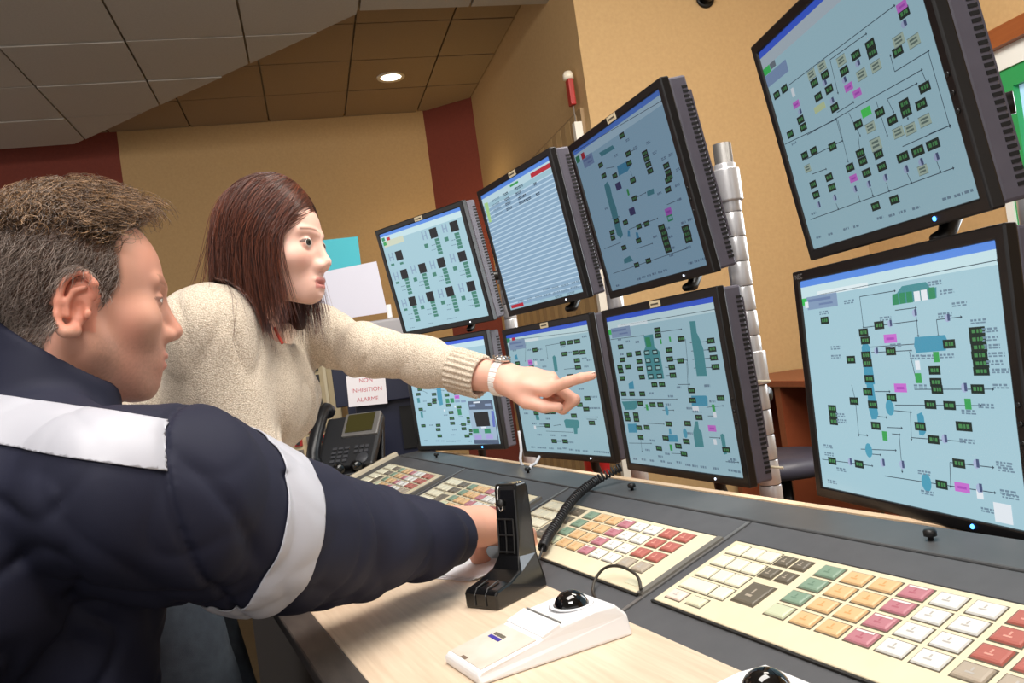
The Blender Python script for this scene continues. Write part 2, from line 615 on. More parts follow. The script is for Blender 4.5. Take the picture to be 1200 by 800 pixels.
con = thing('control_console', 'long grey control room console with sloped panel bays and birch worktop', 'console', (0, 0, 0))
X0, X1 = -2.585, .16
b_ = MB(); b_.span((X0, .19, TZ - .035), (X1, .497, TZ)); b_.build('worktop', birch(), con, bevel=.002)
b_ = MB()
b_.prism([(X0, .148, TZ - .004), (X0, .19, TZ + .0015), (X0, .19, TZ - .04), (X0, .156, TZ - .04)], (X1 - X0, 0, 0))
b_.build('front_edge', edge_dark, con, bevel=.003)
SEAMS = [X0, -1.975, -1.421, -.904, -.39, X1]
for i in range(5):
    a, c = SEAMS[i] + .0015, SEAMS[i + 1] - .0015
    b_ = MB()
    p = [slope(a, -.2365), slope(a, -.003), slope(a, -.003, -.03), slope(a, -.2365, -.03)]
    b_.prism(p, (c - a, 0, 0))
    b_.build('bay_plate', desk_grey, con, bevel=.001)
for x in SEAMS[1:-1]:
    b_ = MB(); b_.prism([slope(x - .003, -.234, .0005), slope(x - .003, -.006, .0005), slope(x - .003, -.006, .0022), slope(x - .003, -.234, .0022)], (.006, 0, 0)); b_.build('joint_strip', seam_m, con)
b_ = MB()
b_.prism([(X0, CY + .003, CZ_), (X0, CY + .078, CZ_ + .004), (X0, CY + .086, CZ_ - .004), (X0, CY + .086, CZ_ - .05), (X0, CY + .003, CZ_ - .05)], (X1 - X0, 0, 0))
b_.build('back_ledge', ledge_grey, con, bevel=.002)
b_ = MB(); b_.span((X0 + .01, .22, .08), (X1 - .01, .8, TZ - .036)); b_.span((X0 + .01, .5, TZ - .04), (X1 - .01, .79, TZ - .0)); b_.build('body', mat('console_body_dark', (46, 44, 44), .6), con)
b_ = MB(); b_.span((X0 + .05, .27, 0), (X1 - .05, .75, .08)); b_.build('plinth', mat('plinth_black', (24, 24, 24), .6), con)
b_ = MB(); b_.span((X0, .862, .668), (X1, 1.18, .69)); b_.build('rear_shelf', mat('rear_shelf_brown', (150, 104, 70), .5), con)
b_ = MB(); b_.span((X0, .846, .778), (X1, .862, .800)); b_.span((X0, .846, .6), (X1, .862, .778), 1); b_.build('rear_rail', [mat('pale_wood_rail', (236, 204, 168), .5), mat('rear_rail_red', (122, 72, 48), .5)], con)
b_ = MB(); b_.span((X0 + .02, .79, .3), (X1 - .02, .86, .66)); b_.build('rear_body', MATS['console_body_dark'], con)
for x in (X0 + .1, -1.3, X1 - .1):
    b_ = MB(); b_.span((x - .03, .87, 0), (x + .03, 1.16, .668)); b_.build('shelf_support', MATS['console_body_dark'], con)
# knurled knobs on the ledge
for x in (-2.312, -1.687, -1.259, -.657):
    b_ = MB(); b_.lathe([(.003, 0), (.003, .004), (.0068, .005), (.007, .010), (.0055, .012), (0, .0125)], (x, CY + .035, CZ_ + .002), 12); b_.build('knob', mat('black_knob', (22, 22, 22), .4), con, True)
# cream end strip at the left end with black rollers
b_ = MB(); b_.prism([slope(X0 - .02, -.245, -.02), slope(X0 - .02, .0, -.02), slope(X0 - .02, .0, .012), slope(X0 - .02, -.245, .012)], (.02, 0, 0)); b_.build('end_strip', mat('cream_trim', (226, 212, 186), .45), con, bevel=.002)

# ------------------------------------------------------------------ keypad panels
cream = mat('keypad_cream', (222, 211, 182), .5, noise=(30, .6, (215, 204, 174)))
surround = mat('key_surround_dark', (84, 76, 60), .6)
side_grey = mat('keypad_side_metal', (132, 128, 120), .4, .4)
KC = {'white': (222, 222, 218), 'ivory': (232, 228, 204), 'dark': (104, 97, 84), 'green': (128, 152, 132), 'palegreen': (196, 202, 172), 'amber': (216, 180, 134), 'pink': (182, 122, 132), 'red': (172, 100, 90), 'grey': (172, 160, 144), 'blush': (236, 214, 200), 'pale': (214, 212, 184)}
KM = {k: mat('key_' + k, c, .35, spec=.4) for k, c in KC.items()}
mark = mat('key_print', (178, 174, 168), .6)
MARKC = {'white': 'key_print', 'amber': 'amber_print', 'pink': 'pink_print', 'red': 'red_print', 'green': 'green_print'}
mat('amber_print', (206, 156, 98), .6); mat('pink_print', (170, 96, 110), .6); mat('red_print', (214, 150, 136), .6); mat('green_print', (104, 132, 112), .6)
LAY = []
for v in (-.070, -.0965, -.1225):
    for x in (.025, .0535, .081):
        LAY.append((x, v, .025, .0205, 'ivory'))
LAY += [(.039, -.149, .053, .0205, 'ivory'), (.0825, -.149, .025, .0205, 'ivory'), (.028, -.174, .028, .017, 'blush'), (.0665, -.174, .026, .015, 'pale')]
LAY += [(.1085, -.0706, .021, .018, 'dark'), (.135, -.0706, .021, .018, 'dark'), (.1085, -.0965, .021, .018, 'dark'), (.1355, -.0965, .021, .018, 'dark'), (.1225, -.136, .036, .036, 'dark')]
for ci, kind in enumerate(['green', 'amber', 'amber', 'pink', 'white', 'white', 'red', 'red']):
    x = .177 + [0, .0375, .0735, .1095, .146, .183, .222, .259][ci]
    for ri, v in enumerate((-.071, -.0965, -.1225, -.1485)):
        kk = kind
        if kind == 'green' and ri == 3:
            kk = 'palegreen'
        if kind == 'red' and ri == 3:
            kk = 'grey'
        LAY.append((x, v, .0285, .0195, kk))
KEYMESH = {}
HX, HY, HZ = np.array([1., 0, 0]), SU, SN


def key_mesh(w, h, kind):
    key = (w, h, kind)
    if key not in KEYMESH:
        q = MB()
        t = .0026 if kind != 'dark' else .0022
        q.add([(-w / 2, -h / 2, 0), (w / 2, -h / 2, 0), (w / 2, h / 2, 0), (-w / 2, h / 2, 0), (-w / 2 + .001, -h / 2 + .001, t * .7), (w / 2 - .001, -h / 2 + .001, t * .7), (w / 2 - .001, h / 2 - .001, t * .7), (-w / 2 + .001, h / 2 - .001, t * .7), (-w / 2 + .003, -h / 2 + .003, t), (w / 2 - .003, -h / 2 + .003, t), (w / 2 - .003, h / 2 - .003, t), (-w / 2 + .003, h / 2 - .003, t)],
              [(0, 1, 5, 4), (1, 2, 6, 5), (2, 3, 7, 6), (3, 0, 4, 7), (4, 5, 9, 8), (5, 6, 10, 9), (6, 7, 11, 10), (7, 4, 8, 11), (8, 9, 10, 11)])
        if kind in ('white', 'amber', 'pink', 'red', 'green', 'dark', 'grey', 'blush'):
            q.add([(-w * .16, -h * .2, t + .0002), (w * .12, -h * .2, t + .0002), (w * .12, -h * .1, t + .0002), (-w * .16, -h * .1, t + .0002)], [(0, 1, 2, 3)], 1)
            q.add([(-w * .05, -h * .05, t + .0002), (w * .02, -h * .05, t + .0002), (w * .02, h * .2, t + .0002), (-w * .05, h * .2, t + .0002)], [(0, 1, 2, 3)], 1)
            if kind == 'pink':
                q.add([(-w * .36, h * .24, t + .0003), (w * .36, h * .24, t + .0003), (w * .36, h * .36, t + .0003), (-w * .36, h * .36, t + .0003)], [(0, 1, 2, 3)], 2)
        pm = MATS[MARKC.get(kind, 'key_print')] if kind != 'dark' else KM['grey']
        KEYMESH[key] = q.mesh('key', [KM[kind], pm, KM['white']])
    return KEYMESH[key]


def keypad(xl, length, label):
    root = thing('keypad_panel', label, 'keypad', tuple(slope(xl, -.19)), 0, 'cream keypad panels set in the console slope')
    root.matrix_world = frame_matrix(slope(xl, 0), HX, HY, HZ)
    q = MB(); q.span((0, -.192, .0), (length, -.052, .0042)); q.build('face_plate', cream, root, bevel=.0015)
    q = MB(); q.span((-.003, -.195, .0), (length + .003, -.192, .003)); q.span((-.003, -.052, .0), (length + .003, -.0495, .003)); q.build('rim', mat('keypad_rim_black', (30, 28, 26), .5), root)
    q = MB(); q.span((length + .001, -.192, .0), (length + .012, -.052, .005)); q.build('side_rail', side_grey, root)
    q = MB()
    for x, v, w, h, kind in LAY:
        q.span((x - w / 2 - .0014, v - h / 2 - .0014, .0040), (x + w / 2 + .0014, v + h / 2 + .0014, .0046))
    q.build('key_surrounds', surround, root)
    for x, v, w, h, kind in LAY:
        link('key', key_mesh(w, h, kind), root, (x, v, .0045))
    q = MB(); q.span((length - .042, -.183, .0042), (length - .012, -.172, .0047)); q.build('name_plate', KM['pale'], root)
    return root


keypad(-2.50, .485, 'cream keypad panel at the far end of the console beside the telephone')
keypad(-1.945, .485, 'cream keypad panel under the outstretched hand of the man in navy')
keypad(-1.402, .485, 'cream keypad panel crossed by the coiled black cord')
keypad(-.879, .485, 'nearest cream keypad panel in the lower right, whole number pad showing')

# ------------------------------------------------------------------ monitors
MON={'At': (0.3462, -0.1717, [-2.304, 0.8111, 1.3412]), 'Ab': (0.3173, -0.0302, [-2.3556, 0.837, 0.9847]), 'Bt': (0.0198, -0.1323, [-1.806, 0.8902, 1.3417]), 'Bb': (0.0808, -0.0458, [-1.8161, 0.9095, 0.9731]), 'Ct': (-0.1025, -0.1477, [-1.3433, 0.8937, 1.3297]), 'Cb': (-0.0476, -0.032, [-1.3228, 0.8978, 0.9698]), 'Dt': (-0.3186, -0.138, [-0.7818, 0.8642, 1.3191]), 'Db': (-0.2158, 0.0351, [-0.777, 0.8677, 0.9684])}
SCREENS = {
'Dt':'T52,234,52,34;T123,234,52,34;T338,299,52,34;T419,300,52,34;T339,364,52,34;T419,363,52,34;T421,446,52,34;T177,406,52,34;T180,444,52,34;T71,438,52,34;T537,335,52,34;T623,309,52,34;T710,308,52,34;T709,341,52,34;T904,287,52,34;T830,394,52,34;T663,562,52,34;T530,561,52,34;T714,613,52,34;T791,611,52,34;T792,580,52,34;T867,612,52,34;T902,563,52,34;M177,332,50,30;M536,404,50,30;M573,445,50,30;M902,261,50,30;K336,259,56,40;K415,259,56,40;K537,291,56,40;K624,390,56,40;K709,395,56,40;K848,361,56,40;K912,396,56,40;K593,597,56,40;K726,667,56,40;K788,676,56,40;K863,672,56,40;k328,409,80,28;W177,274,22,40;C188,373,30,26;C404,328,30,26;C418,414,30,26;C523,369,30,26;C621,343,30,26;C891,322,30,26;G593,533,56,34;l157,232,869,242;l473,257,703,263;l473,257,465,396;l191,485,908,502;l425,470,536,470;l790,454,957,456;l957,456,959,727;l790,454,791,395;l718,531,870,536;l718,531,730,584;l864,724,959,727;l495,498,522,604;l660,514,667,656;l411,488,410,572;l908,502,917,556;l779,589,789,633;T133,565,52,34;T207,567,52,34;T340,591,52,34;T496,674,52,34;T497,709,52,34;T412,710,52,34;T500,761,52,34;T595,711,52,34;T595,763,52,34;T136,708,52,34;T135,758,52,34;T261,709,52,34;T261,757,52,34;T498,905,52,34;T611,906,52,34;T715,762,62,36;T793,764,62,36;T869,764,62,36;M414,759,50,30;K596,670,62,52;K792,837,48,36;K129,627,48,36;C135,808,26,30;C260,806,26,30;C406,806,26,30;C494,809,26,30;C596,811,26,30;C714,811,26,30;C794,808,26,30;C869,812,26,30;l6,467,408,494;l128,584,408,590;l40,858,923,871;l419,498,410,679;l148,661,253,669;l727,724,959,727;l510,607,498,662;l257,831,261,856;l414,832,414,859;l500,826,499,855;l593,830,595,863;l712,823,720,863;l864,824,867,863;N66,953,40,14;N162,956,40,14;N277,956,40,14;N348,959,40,14;N506,957,40,14;N576,962,40,14;N635,962,40,14;N709,965,40,14;N862,966,40,14;N917,968,40,14;N964,967,40,14;N80,488,40,14;N79,837,40,14',
'Db':'T139,202,52,34;T456,250,52,34;T366,274,52,34;T371,309,52,34;T365,374,52,34;T368,408,52,34;T368,476,52,34;T501,362,52,34;T275,390,52,34;T699,444,52,34;T698,490,52,34;T775,346,52,34;T892,306,62,31;T891,335,62,31;T893,364,62,31;T891,393,62,31;T893,422,62,31;T891,450,62,31;M506,309,66,36;E540,136,566,127,593,103,706,102,723,129,749,128,745,168,537,175;g555,152,28,44;g589,151,28,44;g623,151,28,44;g727,148,28,44;W659,152,28,40;W692,151,28,40;B626,311,762,311,769,331,758,370,625,374,619,345;B345,340,355,323,380,321,392,338,397,500,343,500;P134,112,200,62;W30,117,24,30;N303,134,60,22;N836,204,60,22;N140,167,60,22;N189,334,60,22;N185,375,60,22;N622,391,60,22;N680,393,60,22;N760,392,60,22;N941,307,60,22;N938,337,60,22;N941,365,60,22;N955,394,60,22;N945,422,60,22;N962,451,60,22;N743,113,60,22;N791,152,60,22;N772,237,60,22;N902,273,60,22;N493,226,60,22;N531,341,60,22;j620,474,26,40;j714,393,26,40;W625,422,22,36;C639,216,24,30;C425,358,24,30;C781,249,24,30;C513,248,24,30;l367,118,553,117;l367,118,369,249;l369,253,642,247;l546,196,644,196;l644,198,643,304;l733,251,834,250;l733,251,733,310;l396,363,599,363;l593,367,610,483;l361,340,629,338;l116,79,995,69;T369,476,52,34;T352,533,52,34;T372,588,52,34;T266,576,52,34;T477,555,52,34;T376,680,52,34;T124,616,52,34;T126,645,52,34;T124,676,52,34;T85,866,52,34;T254,861,52,34;T663,578,52,34;T747,578,52,34;T604,667,52,34;T659,715,52,34;T701,518,52,34;T699,490,52,34;T869,514,52,34;T758,796,52,34;T672,889,52,34;T797,654,66,36;M529,514,62,36;M760,886,62,36;B350,489,387,485,397,629,385,651,357,653,348,613;O463,598,44,66;O320,792,40,64;O603,891,46,74;B595,619,617,610,626,625,627,689,614,703,595,700;j624,474,26,40;j419,720,26,40;j824,570,26,40;N68,800,60,22;N69,837,60,22;N958,505,60,22;N824,601,60,22;N936,779,60,22;N941,797,60,22;N939,878,60,22;N945,891,60,22;N894,576,60,22;N802,710,60,22;N598,854,60,22;N602,934,60,22;N69,969,60,22;N858,956,60,22;N626,509,60,22;N138,902,60,22;N171,645,60,22;N174,673,60,22;W911,954,66,70;W830,900,26,34;C391,838,26,36;C493,834,26,36;C817,510,26,36;C709,708,26,36;C830,789,26,36;C831,878,26,36;C200,857,26,36;l262,503,275,576;l274,585,271,726;l271,726,318,726;l392,531,468,530;l491,586,871,574;l483,609,564,612;l564,612,554,720;l554,716,789,711;l596,519,924,514;l387,638,436,640;l435,683,509,680;l458,708,495,708;l495,708,489,860;l17,866,327,859;l273,791,465,777;l305,808,380,805;l394,894,886,885;l719,797,890,794;l719,799,711,889',
'Cb':'T501,134,58,32;T500,168,58,32;T105,209,58,32;T186,267,58,32;T278,264,58,32;T102,296,58,32;T277,317,58,32;T61,344,58,32;T152,346,58,32;T63,372,58,32;T273,365,58,32;T276,419,58,32;T66,421,58,32;T386,471,58,32;T459,471,58,32;T576,265,58,32;T569,319,58,32;T574,369,58,32;T573,418,58,32;T697,206,58,32;T660,335,58,32;T928,237,58,32;T929,285,58,32;T930,333,58,32;T930,384,58,32;T710,514,58,32;E361,157,453,155,448,234,490,269,489,436,333,438,334,258,363,227;o365,266,50,30;o444,268,50,30;o364,317,50,30;o445,319,50,30;o365,365,50,30;o447,366,50,30;o366,418,50,30;o448,419,50,30;g395,185,48,30;g397,215,48,30;E789,113,835,116,831,182,847,220,861,280,854,432,774,430,780,229;l763,235,891,239;l762,284,894,286;l761,333,898,333;l759,383,896,386;l533,149,709,150;l8,151,359,155;l732,210,701,473;l571,321,713,334;l601,476,700,477;l710,345,684,496;l133,67,993,70;l513,366,548,369;l506,417,547,418;B124,459,177,439,176,495,121,495;P135,111,210,66;N108,160,40,18;N193,180,40,18;N290,192,40,18;N108,260,40,18;N843,488,40,18;N608,494,40,18;j515,207,16,30;j601,200,16,30;T52,526,58,32;T144,527,58,32;T250,528,58,32;T213,591,58,32;T335,599,58,32;T412,599,58,32;T46,666,58,32;T146,667,58,32;T51,699,58,32;T144,700,58,32;T158,754,58,32;T238,749,58,32;T157,818,58,32;T460,719,58,32;T629,711,58,32;T407,810,58,32;T592,821,58,32;T514,854,58,32;T326,880,58,32;T552,899,58,32;T710,514,58,32;T704,571,58,32;T733,672,58,32;T929,559,58,32;T905,851,58,32;E16,579,188,574,166,621,138,634,40,636;B39,732,138,727,127,788,37,792;B700,544,820,544,829,556,821,603,690,607;E696,696,720,695,718,737,736,759,734,846,662,850,663,766;B437,788,519,784,520,828,419,833;B453,747,471,747,473,782,447,784;E879,767,898,759,910,769,906,874,881,880;O594,771,36,60;O463,635,30,60;M824,733,62,36;W864,655,24,32;W830,810,24,32;W719,620,50,28;j863,615,22,40;j444,868,22,40;j276,616,22,40;N842,490,46,18;N344,527,46,18;N484,598,46,18;N520,547,46,18;N862,578,46,18;N665,620,46,18;N714,639,46,18;N946,903,46,18;N929,917,46,18;N61,972,46,18;N150,969,46,18;N236,969,46,18;N344,965,46,18;N409,970,46,18;N494,958,46,18;N571,967,46,18;N631,968,46,18;N700,968,46,18;N802,967,46,18;N918,967,46,18;N964,969,46,18;N208,901,46,18;N327,934,46,18;N400,912,46,18;N635,771,46,18;N271,834,46,18;l248,721,411,722;l422,633,522,632;l809,612,934,602;l807,662,862,661;l789,786,868,786;l20,865,253,853;l153,831,146,909;l437,905,576,899;l18,561,568,565;l886,919,976,915;l682,639,756,640;l249,621,331,599',
'Ct':'T573,102,54,32;T586,220,54,32;T275,188,54,32;T278,261,54,32;T393,298,54,32;T561,378,54,32;T738,272,54,32;T740,305,54,32;T741,341,54,32;T742,380,54,32;T890,398,54,32;T891,436,54,32;T890,465,54,32;T569,275,54,32;E294,113,456,120,470,146,310,144;B441,252,564,257,590,290,536,313,434,312;P150,115,130,70;g34,67,50,44;r106,67,44,40;N617,147,40,20;N465,190,40,20;N668,213,40,20;N793,228,40,20;N885,355,40,20;N950,355,40,20;N978,449,40,20;N824,300,40,20;l12,9,991,64;l323,226,407,245;l561,321,565,370;l584,215,665,220;T558,383,54,32;T525,486,54,32;T851,526,54,32;T368,599,54,32;T192,624,54,32;T185,660,54,32;T277,747,54,32;T494,657,54,32;T574,659,54,32;T873,477,54,32;T361,881,54,32;T491,878,54,32;T451,739,54,32;T277,566,54,32;T704,717,62,40;T711,751,62,40;T707,783,62,40;T707,815,62,40;T708,850,62,40;T905,771,62,40;T908,802,62,40;T904,832,62,40;Q400,368,60,46;Q468,553,60,46;M802,643,60,42;w800,681,50,36;E252,318,296,306,312,346,305,414,314,487,306,555,305,666,270,683,240,651,245,387;E661,480,728,482,722,512,654,510;E238,819,315,809,339,848,233,848;B369,651,389,656,377,697,349,691;B444,683,466,689,465,761,429,749;l49,707,248,708;l73,887,859,879;l405,782,574,785;l383,649,687,655;l531,484,643,484;l223,539,311,547;l805,603,922,605;N936,527,40,18;N768,525,40,18;N922,605,40,18;N901,735,40,18;N620,753,40,18;N722,891,40,18;N887,877,40,18;N86,976,40,18;N347,973,40,18;N400,969,40,18;N457,969,40,18;N514,967,40,18;N576,968,40,18;N630,966,40,18;N869,967,40,18;N923,965,40,18;N975,964,40,18;N206,463,40,18;N755,734,40,18;N761,786,40,18;N753,852,40,18;N961,733,40,18;j481,432,20,40',
'Bb':'T699,136,66,34;T781,138,66,34;T860,138,66,34;T355,158,66,34;T696,220,66,34;T822,221,66,34;T894,224,66,34;T821,280,66,34;T820,331,66,34;T718,394,66,34;T270,297,66,34;T91,248,66,34;E551,231,574,219,594,239,586,348,546,346;B69,182,103,171,108,218,67,216;E72,302,170,295,173,335,80,325;M265,252,60,40;g23,45,44,40;r97,48,48,40;P133,92,220,80;N283,152,50,18;N419,160,50,18;N755,215,50,18;N904,272,50,18;N951,288,50,18;N912,333,50,18;N422,247,50,18;N434,300,50,18;N945,113,50,18;N695,165,50,18;N82,138,50,18;N336,236,50,18;W334,266,34,34;l492,136,666,133;l499,137,492,231;l662,336,777,336;l-4,42,999,76;l252,86,202,234;T861,569,66,34;T674,616,66,34;T766,615,66,34;T828,649,66,34;T679,699,66,34;T362,634,66,34;T365,669,66,34;T436,669,66,34;T223,674,66,34;T338,779,66,34;T390,905,66,34;T524,903,66,34;T862,754,66,34;E553,737,577,726,716,732,725,753,713,790,693,796,682,840,646,841,649,795,559,794;E204,602,245,608,252,733,210,733;B562,639,638,638,622,682,582,682;N938,561,56,18;N812,497,56,18;N889,644,56,18;N945,645,56,18;N85,641,56,18;N89,678,56,18;N364,724,56,18;N172,764,56,18;N270,768,56,18;N217,858,56,18;N387,859,56,18;N522,860,56,18;N453,905,56,18;N591,910,56,18;N101,966,56,18;N186,967,56,18;N249,967,56,18;N337,968,56,18;N443,966,56,18;N508,961,56,18;N581,969,56,18;N654,972,56,18;N737,973,56,18;N858,972,56,18;N913,973,56,18;N962,975,56,18;W175,796,26,30;l787,710,929,711;l309,825,630,829;l811,726,913,728;l179,791,299,786;l415,780,495,771',
'Ab':'T108,426,60,30;T78,473,60,30;T290,489,60,30;T283,542,60,30;T277,569,60,30;T208,584,60,30;T79,627,60,30;T453,508,60,30;T572,499,60,30;T471,681,60,30;T469,739,60,30;T467,788,60,30;T579,633,60,30;T79,797,60,30;T276,907,60,30;T452,609,60,30;T280,800,60,30;T271,843,60,30;T622,917,60,30;T600,804,60,30;T598,846,60,30;B337,402,392,406,386,597,343,605,328,540;g450,566,46,44;g509,565,46,44;E82,682,30,70;E69,535,36,50;M575,536,60,34;g576,682,46,60;P573,578,60,20;P645,582,60,20;N154,550,50,14;N119,646,50,14;N82,951,50,14;N240,957,50,14;N310,959,50,14;N378,963,50,14;N446,965,50,14;N507,963,50,14;N644,969,50,14;N398,704,50,14;N582,729,50,14;N476,855,50,14;N188,796,50,14;N453,902,50,14;W392,656,20,20;W534,627,20,20;l78,391,421,462;l142,440,194,466;l553,806,671,805;l558,847,662,849;p700,586,979,590,986,1001,697,996;q692,667,977,679,974,961,699,955;X742,696,913,695,914,832,755,832;u950,692,981,692,969,842,942,841;g738,871,70,44;g874,876,70,44;v754,931,80,44;v885,929,80,44;W801,603,80,14;n745,630,70,22;n925,633,70,22;W835,842,60,16;T670,748,40,26;T670,779,40,26;T678,867,40,26;T671,901,40,26',
'At':'X647,145,88,92;X889,144,88,92;X175,250,88,92;X175,439,88,92;X413,431,88,92;X644,428,88,92;X888,424,88,92;X184,717,88,92;X412,711,88,92;X651,708,88,92;X896,706,88,92;e667,214,54,26;e666,246,54,26;e666,277,54,26;e666,308,54,26;e665,339,54,26;e895,218,54,26;e895,248,54,26;e895,279,54,26;e895,309,54,26;e894,339,54,26;e186,498,54,26;e186,531,54,26;e185,564,54,26;e185,597,54,26;e184,630,54,26;e412,495,54,26;e412,528,54,26;e411,560,54,26;e411,592,54,26;e410,624,54,26;e662,497,54,26;e662,528,54,26;e662,559,54,26;e661,591,54,26;e661,622,54,26;e903,492,54,26;e903,522,54,26;e903,553,54,26;e902,583,54,26;e902,614,54,26;e190,777,54,26;e189,810,54,26;e189,843,54,26;e188,877,54,26;e188,910,54,26;e422,770,54,26;e422,802,54,26;e422,835,54,26;e421,867,54,26;e421,900,54,26;e674,766,54,26;e674,797,54,26;e674,829,54,26;e673,861,54,26;e673,892,54,26;e908,770,54,26;e908,801,54,26;e907,832,54,26;e907,862,54,26;e907,893,54,26;e528,239,44,38;e771,235,44,38;e292,518,44,38;e533,517,44,38;e778,513,44,38;e284,797,44,38;e541,795,44,38;e781,795,44,38;e64,319,44,22;e181,330,44,22;e61,504,44,22;e70,783,44,22;h517,140,14,80;h559,143,14,80;h537,145,40,12;h762,133,14,80;h801,136,14,80;h781,138,40,12;h49,241,14,80;h95,243,14,80;h70,246,40,12;h44,437,14,80;h90,439,14,80;h66,441,40,12;h280,419,14,80;h324,421,14,80;h301,424,40,12;h518,424,14,80;h560,426,14,80;h538,428,40,12;h762,415,14,80;h801,416,14,80;h781,419,40,12;h51,716,14,80;h97,716,14,80;h73,720,40,12;h278,718,14,80;h322,719,14,80;h299,722,40,12;h522,707,14,80;h564,707,14,80;h542,711,40,12;h768,699,14,80;h807,700,14,80;h786,703,40,12;N617,252,56,10;N602,294,56,10;N839,261,56,10;N836,305,56,10;N121,551,56,10;N120,590,56,10;N359,551,56,10;N346,587,56,10;N595,553,56,10;N594,590,56,10;N843,551,56,10;N842,587,56,10;N115,837,56,10;N115,886,56,10;N359,830,56,10;N354,877,56,10;N607,826,56,10;N592,871,56,10;N852,825,56,10;N845,878,56,10;N97,973,56,10;N324,965,56,10;N562,960,56,10;N619,960,56,10;y156,106,260,60;g34,56,40,34;r99,63,44,30;j40,101,40,34',
'Bt':'r907,62,330,34;Y21,69,80,74,62,238,23,237;N209,88,120,22;N191,124,120,22;N196,166,120,22;N201,208,120,22;D361,89,80,26;D366,130,80,26;D364,167,80,26;D361,208,80,26;D559,93,120,26;D533,132,70,26;D568,172,110,26;D595,211,170,26;D770,133,40,26;D770,211,50,26;j508,51,120,16;r118,976,190,28;N184,947,90,20;N318,948,90,20;N447,950,90,20;N568,956,90,20;N686,958,90,20;N798,962,90,20;N911,956,90,20;N573,911,90,20;N689,918,90,20;N815,922,90,20;N938,922,90,20;N62,908,90,20;N701,990,90,20;N856,989,90,20',
}

SW, SH = .3825, .306
GAIN = {'At': (1.0, (1.0, 1.0, 1.0)), 'Ab': (.98, (.98, 1.0, 1.03)), 'Bt': (.86, (.98, 1.0, 1.04)), 'Bb': (.78, (1.0, 1.0, 1.0)), 'Ct': (.40, (.88, .95, 1.12)), 'Cb': (.70, (1.0, 1.0, 1.02)), 'Dt': (.62, (.98, 1.0, 1.02)), 'Db': (.98, (1.0, 1.0, 1.0))}
SC_COL = {'T': (26, 44, 38), 'M': (196, 110, 204), 'K': (168, 186, 170), 'k': (190, 205, 160), 'W': (225, 232, 238), 'C': (165, 178, 210), 'G': (70, 205, 90), 'g': (48, 138, 96), 'E': (72, 142, 148), 'B': (70, 150, 178), 'O': (76, 156, 182), 'P': (132, 156, 186), 'Q': (58, 62, 106), 'N': (112, 138, 156), 'D': (44, 60, 76), 'j': (58, 160, 84), 'r': (190, 44, 58), 'y': (205, 212, 190), 'Y': (172, 214, 140), 'X': (16, 18, 22), 'e': (66, 128, 112), 'h': (140, 166, 190), 'o': (24, 50, 52), 'p': (84, 98, 120), 'q': (158, 182, 200), 'u': (96, 112, 186), 'v': (168, 160, 212), 'n': (140, 160, 190), 'w': (40, 150, 100), 'l': (52, 70, 84)}
BG = (164, 200, 212)
bez_m = mat('monitor_bezel_black', (18, 17, 18), .32, spec=.5)
case_m = mat('monitor_case_charcoal', (84, 81, 92), .45, noise=(40, .5, (78, 75, 86)))
vent_m = mat('vent_black', (8, 8, 9), .8)
stick_m = mat('cream_sticker', (228, 214, 180), .6)
ink_m = mat('sticker_ink', (90, 84, 74), .7)
arm_m = mat('mount_arm_black', (20, 20, 21), .35)
LETTER = {}
MLAB = {'At': ('far left monitor of the upper row showing eleven black trend boxes', 'black_led'),
        'Ab': ('far left monitor of the lower row, partly behind the pointing arm', 'blue'),
        'Bt': ('upper row monitor showing a striped list with red bars', 'white'),
        'Bb': ('lower row monitor directly behind the pointing hand', 'white'),
        'Ct': ('upper row monitor with dim blue diagram, in front of the silver pole', 'white'),
        'Cb': ('lower row monitor with bottle-shaped teal vessels, below the dim blue one', 'white'),
        'Dt': ('nearest upper monitor at top right with magenta and green tags', 'blue'),
        'Db': ('nearest lower monitor at the right edge showing blue tank diagram', 'blue')}


def linc(c, tint=(1, 1, 1)):
    return (lin(c[0]) * tint[0], lin(c[1]) * tint[1], lin(c[2]) * tint[2], 1.0)


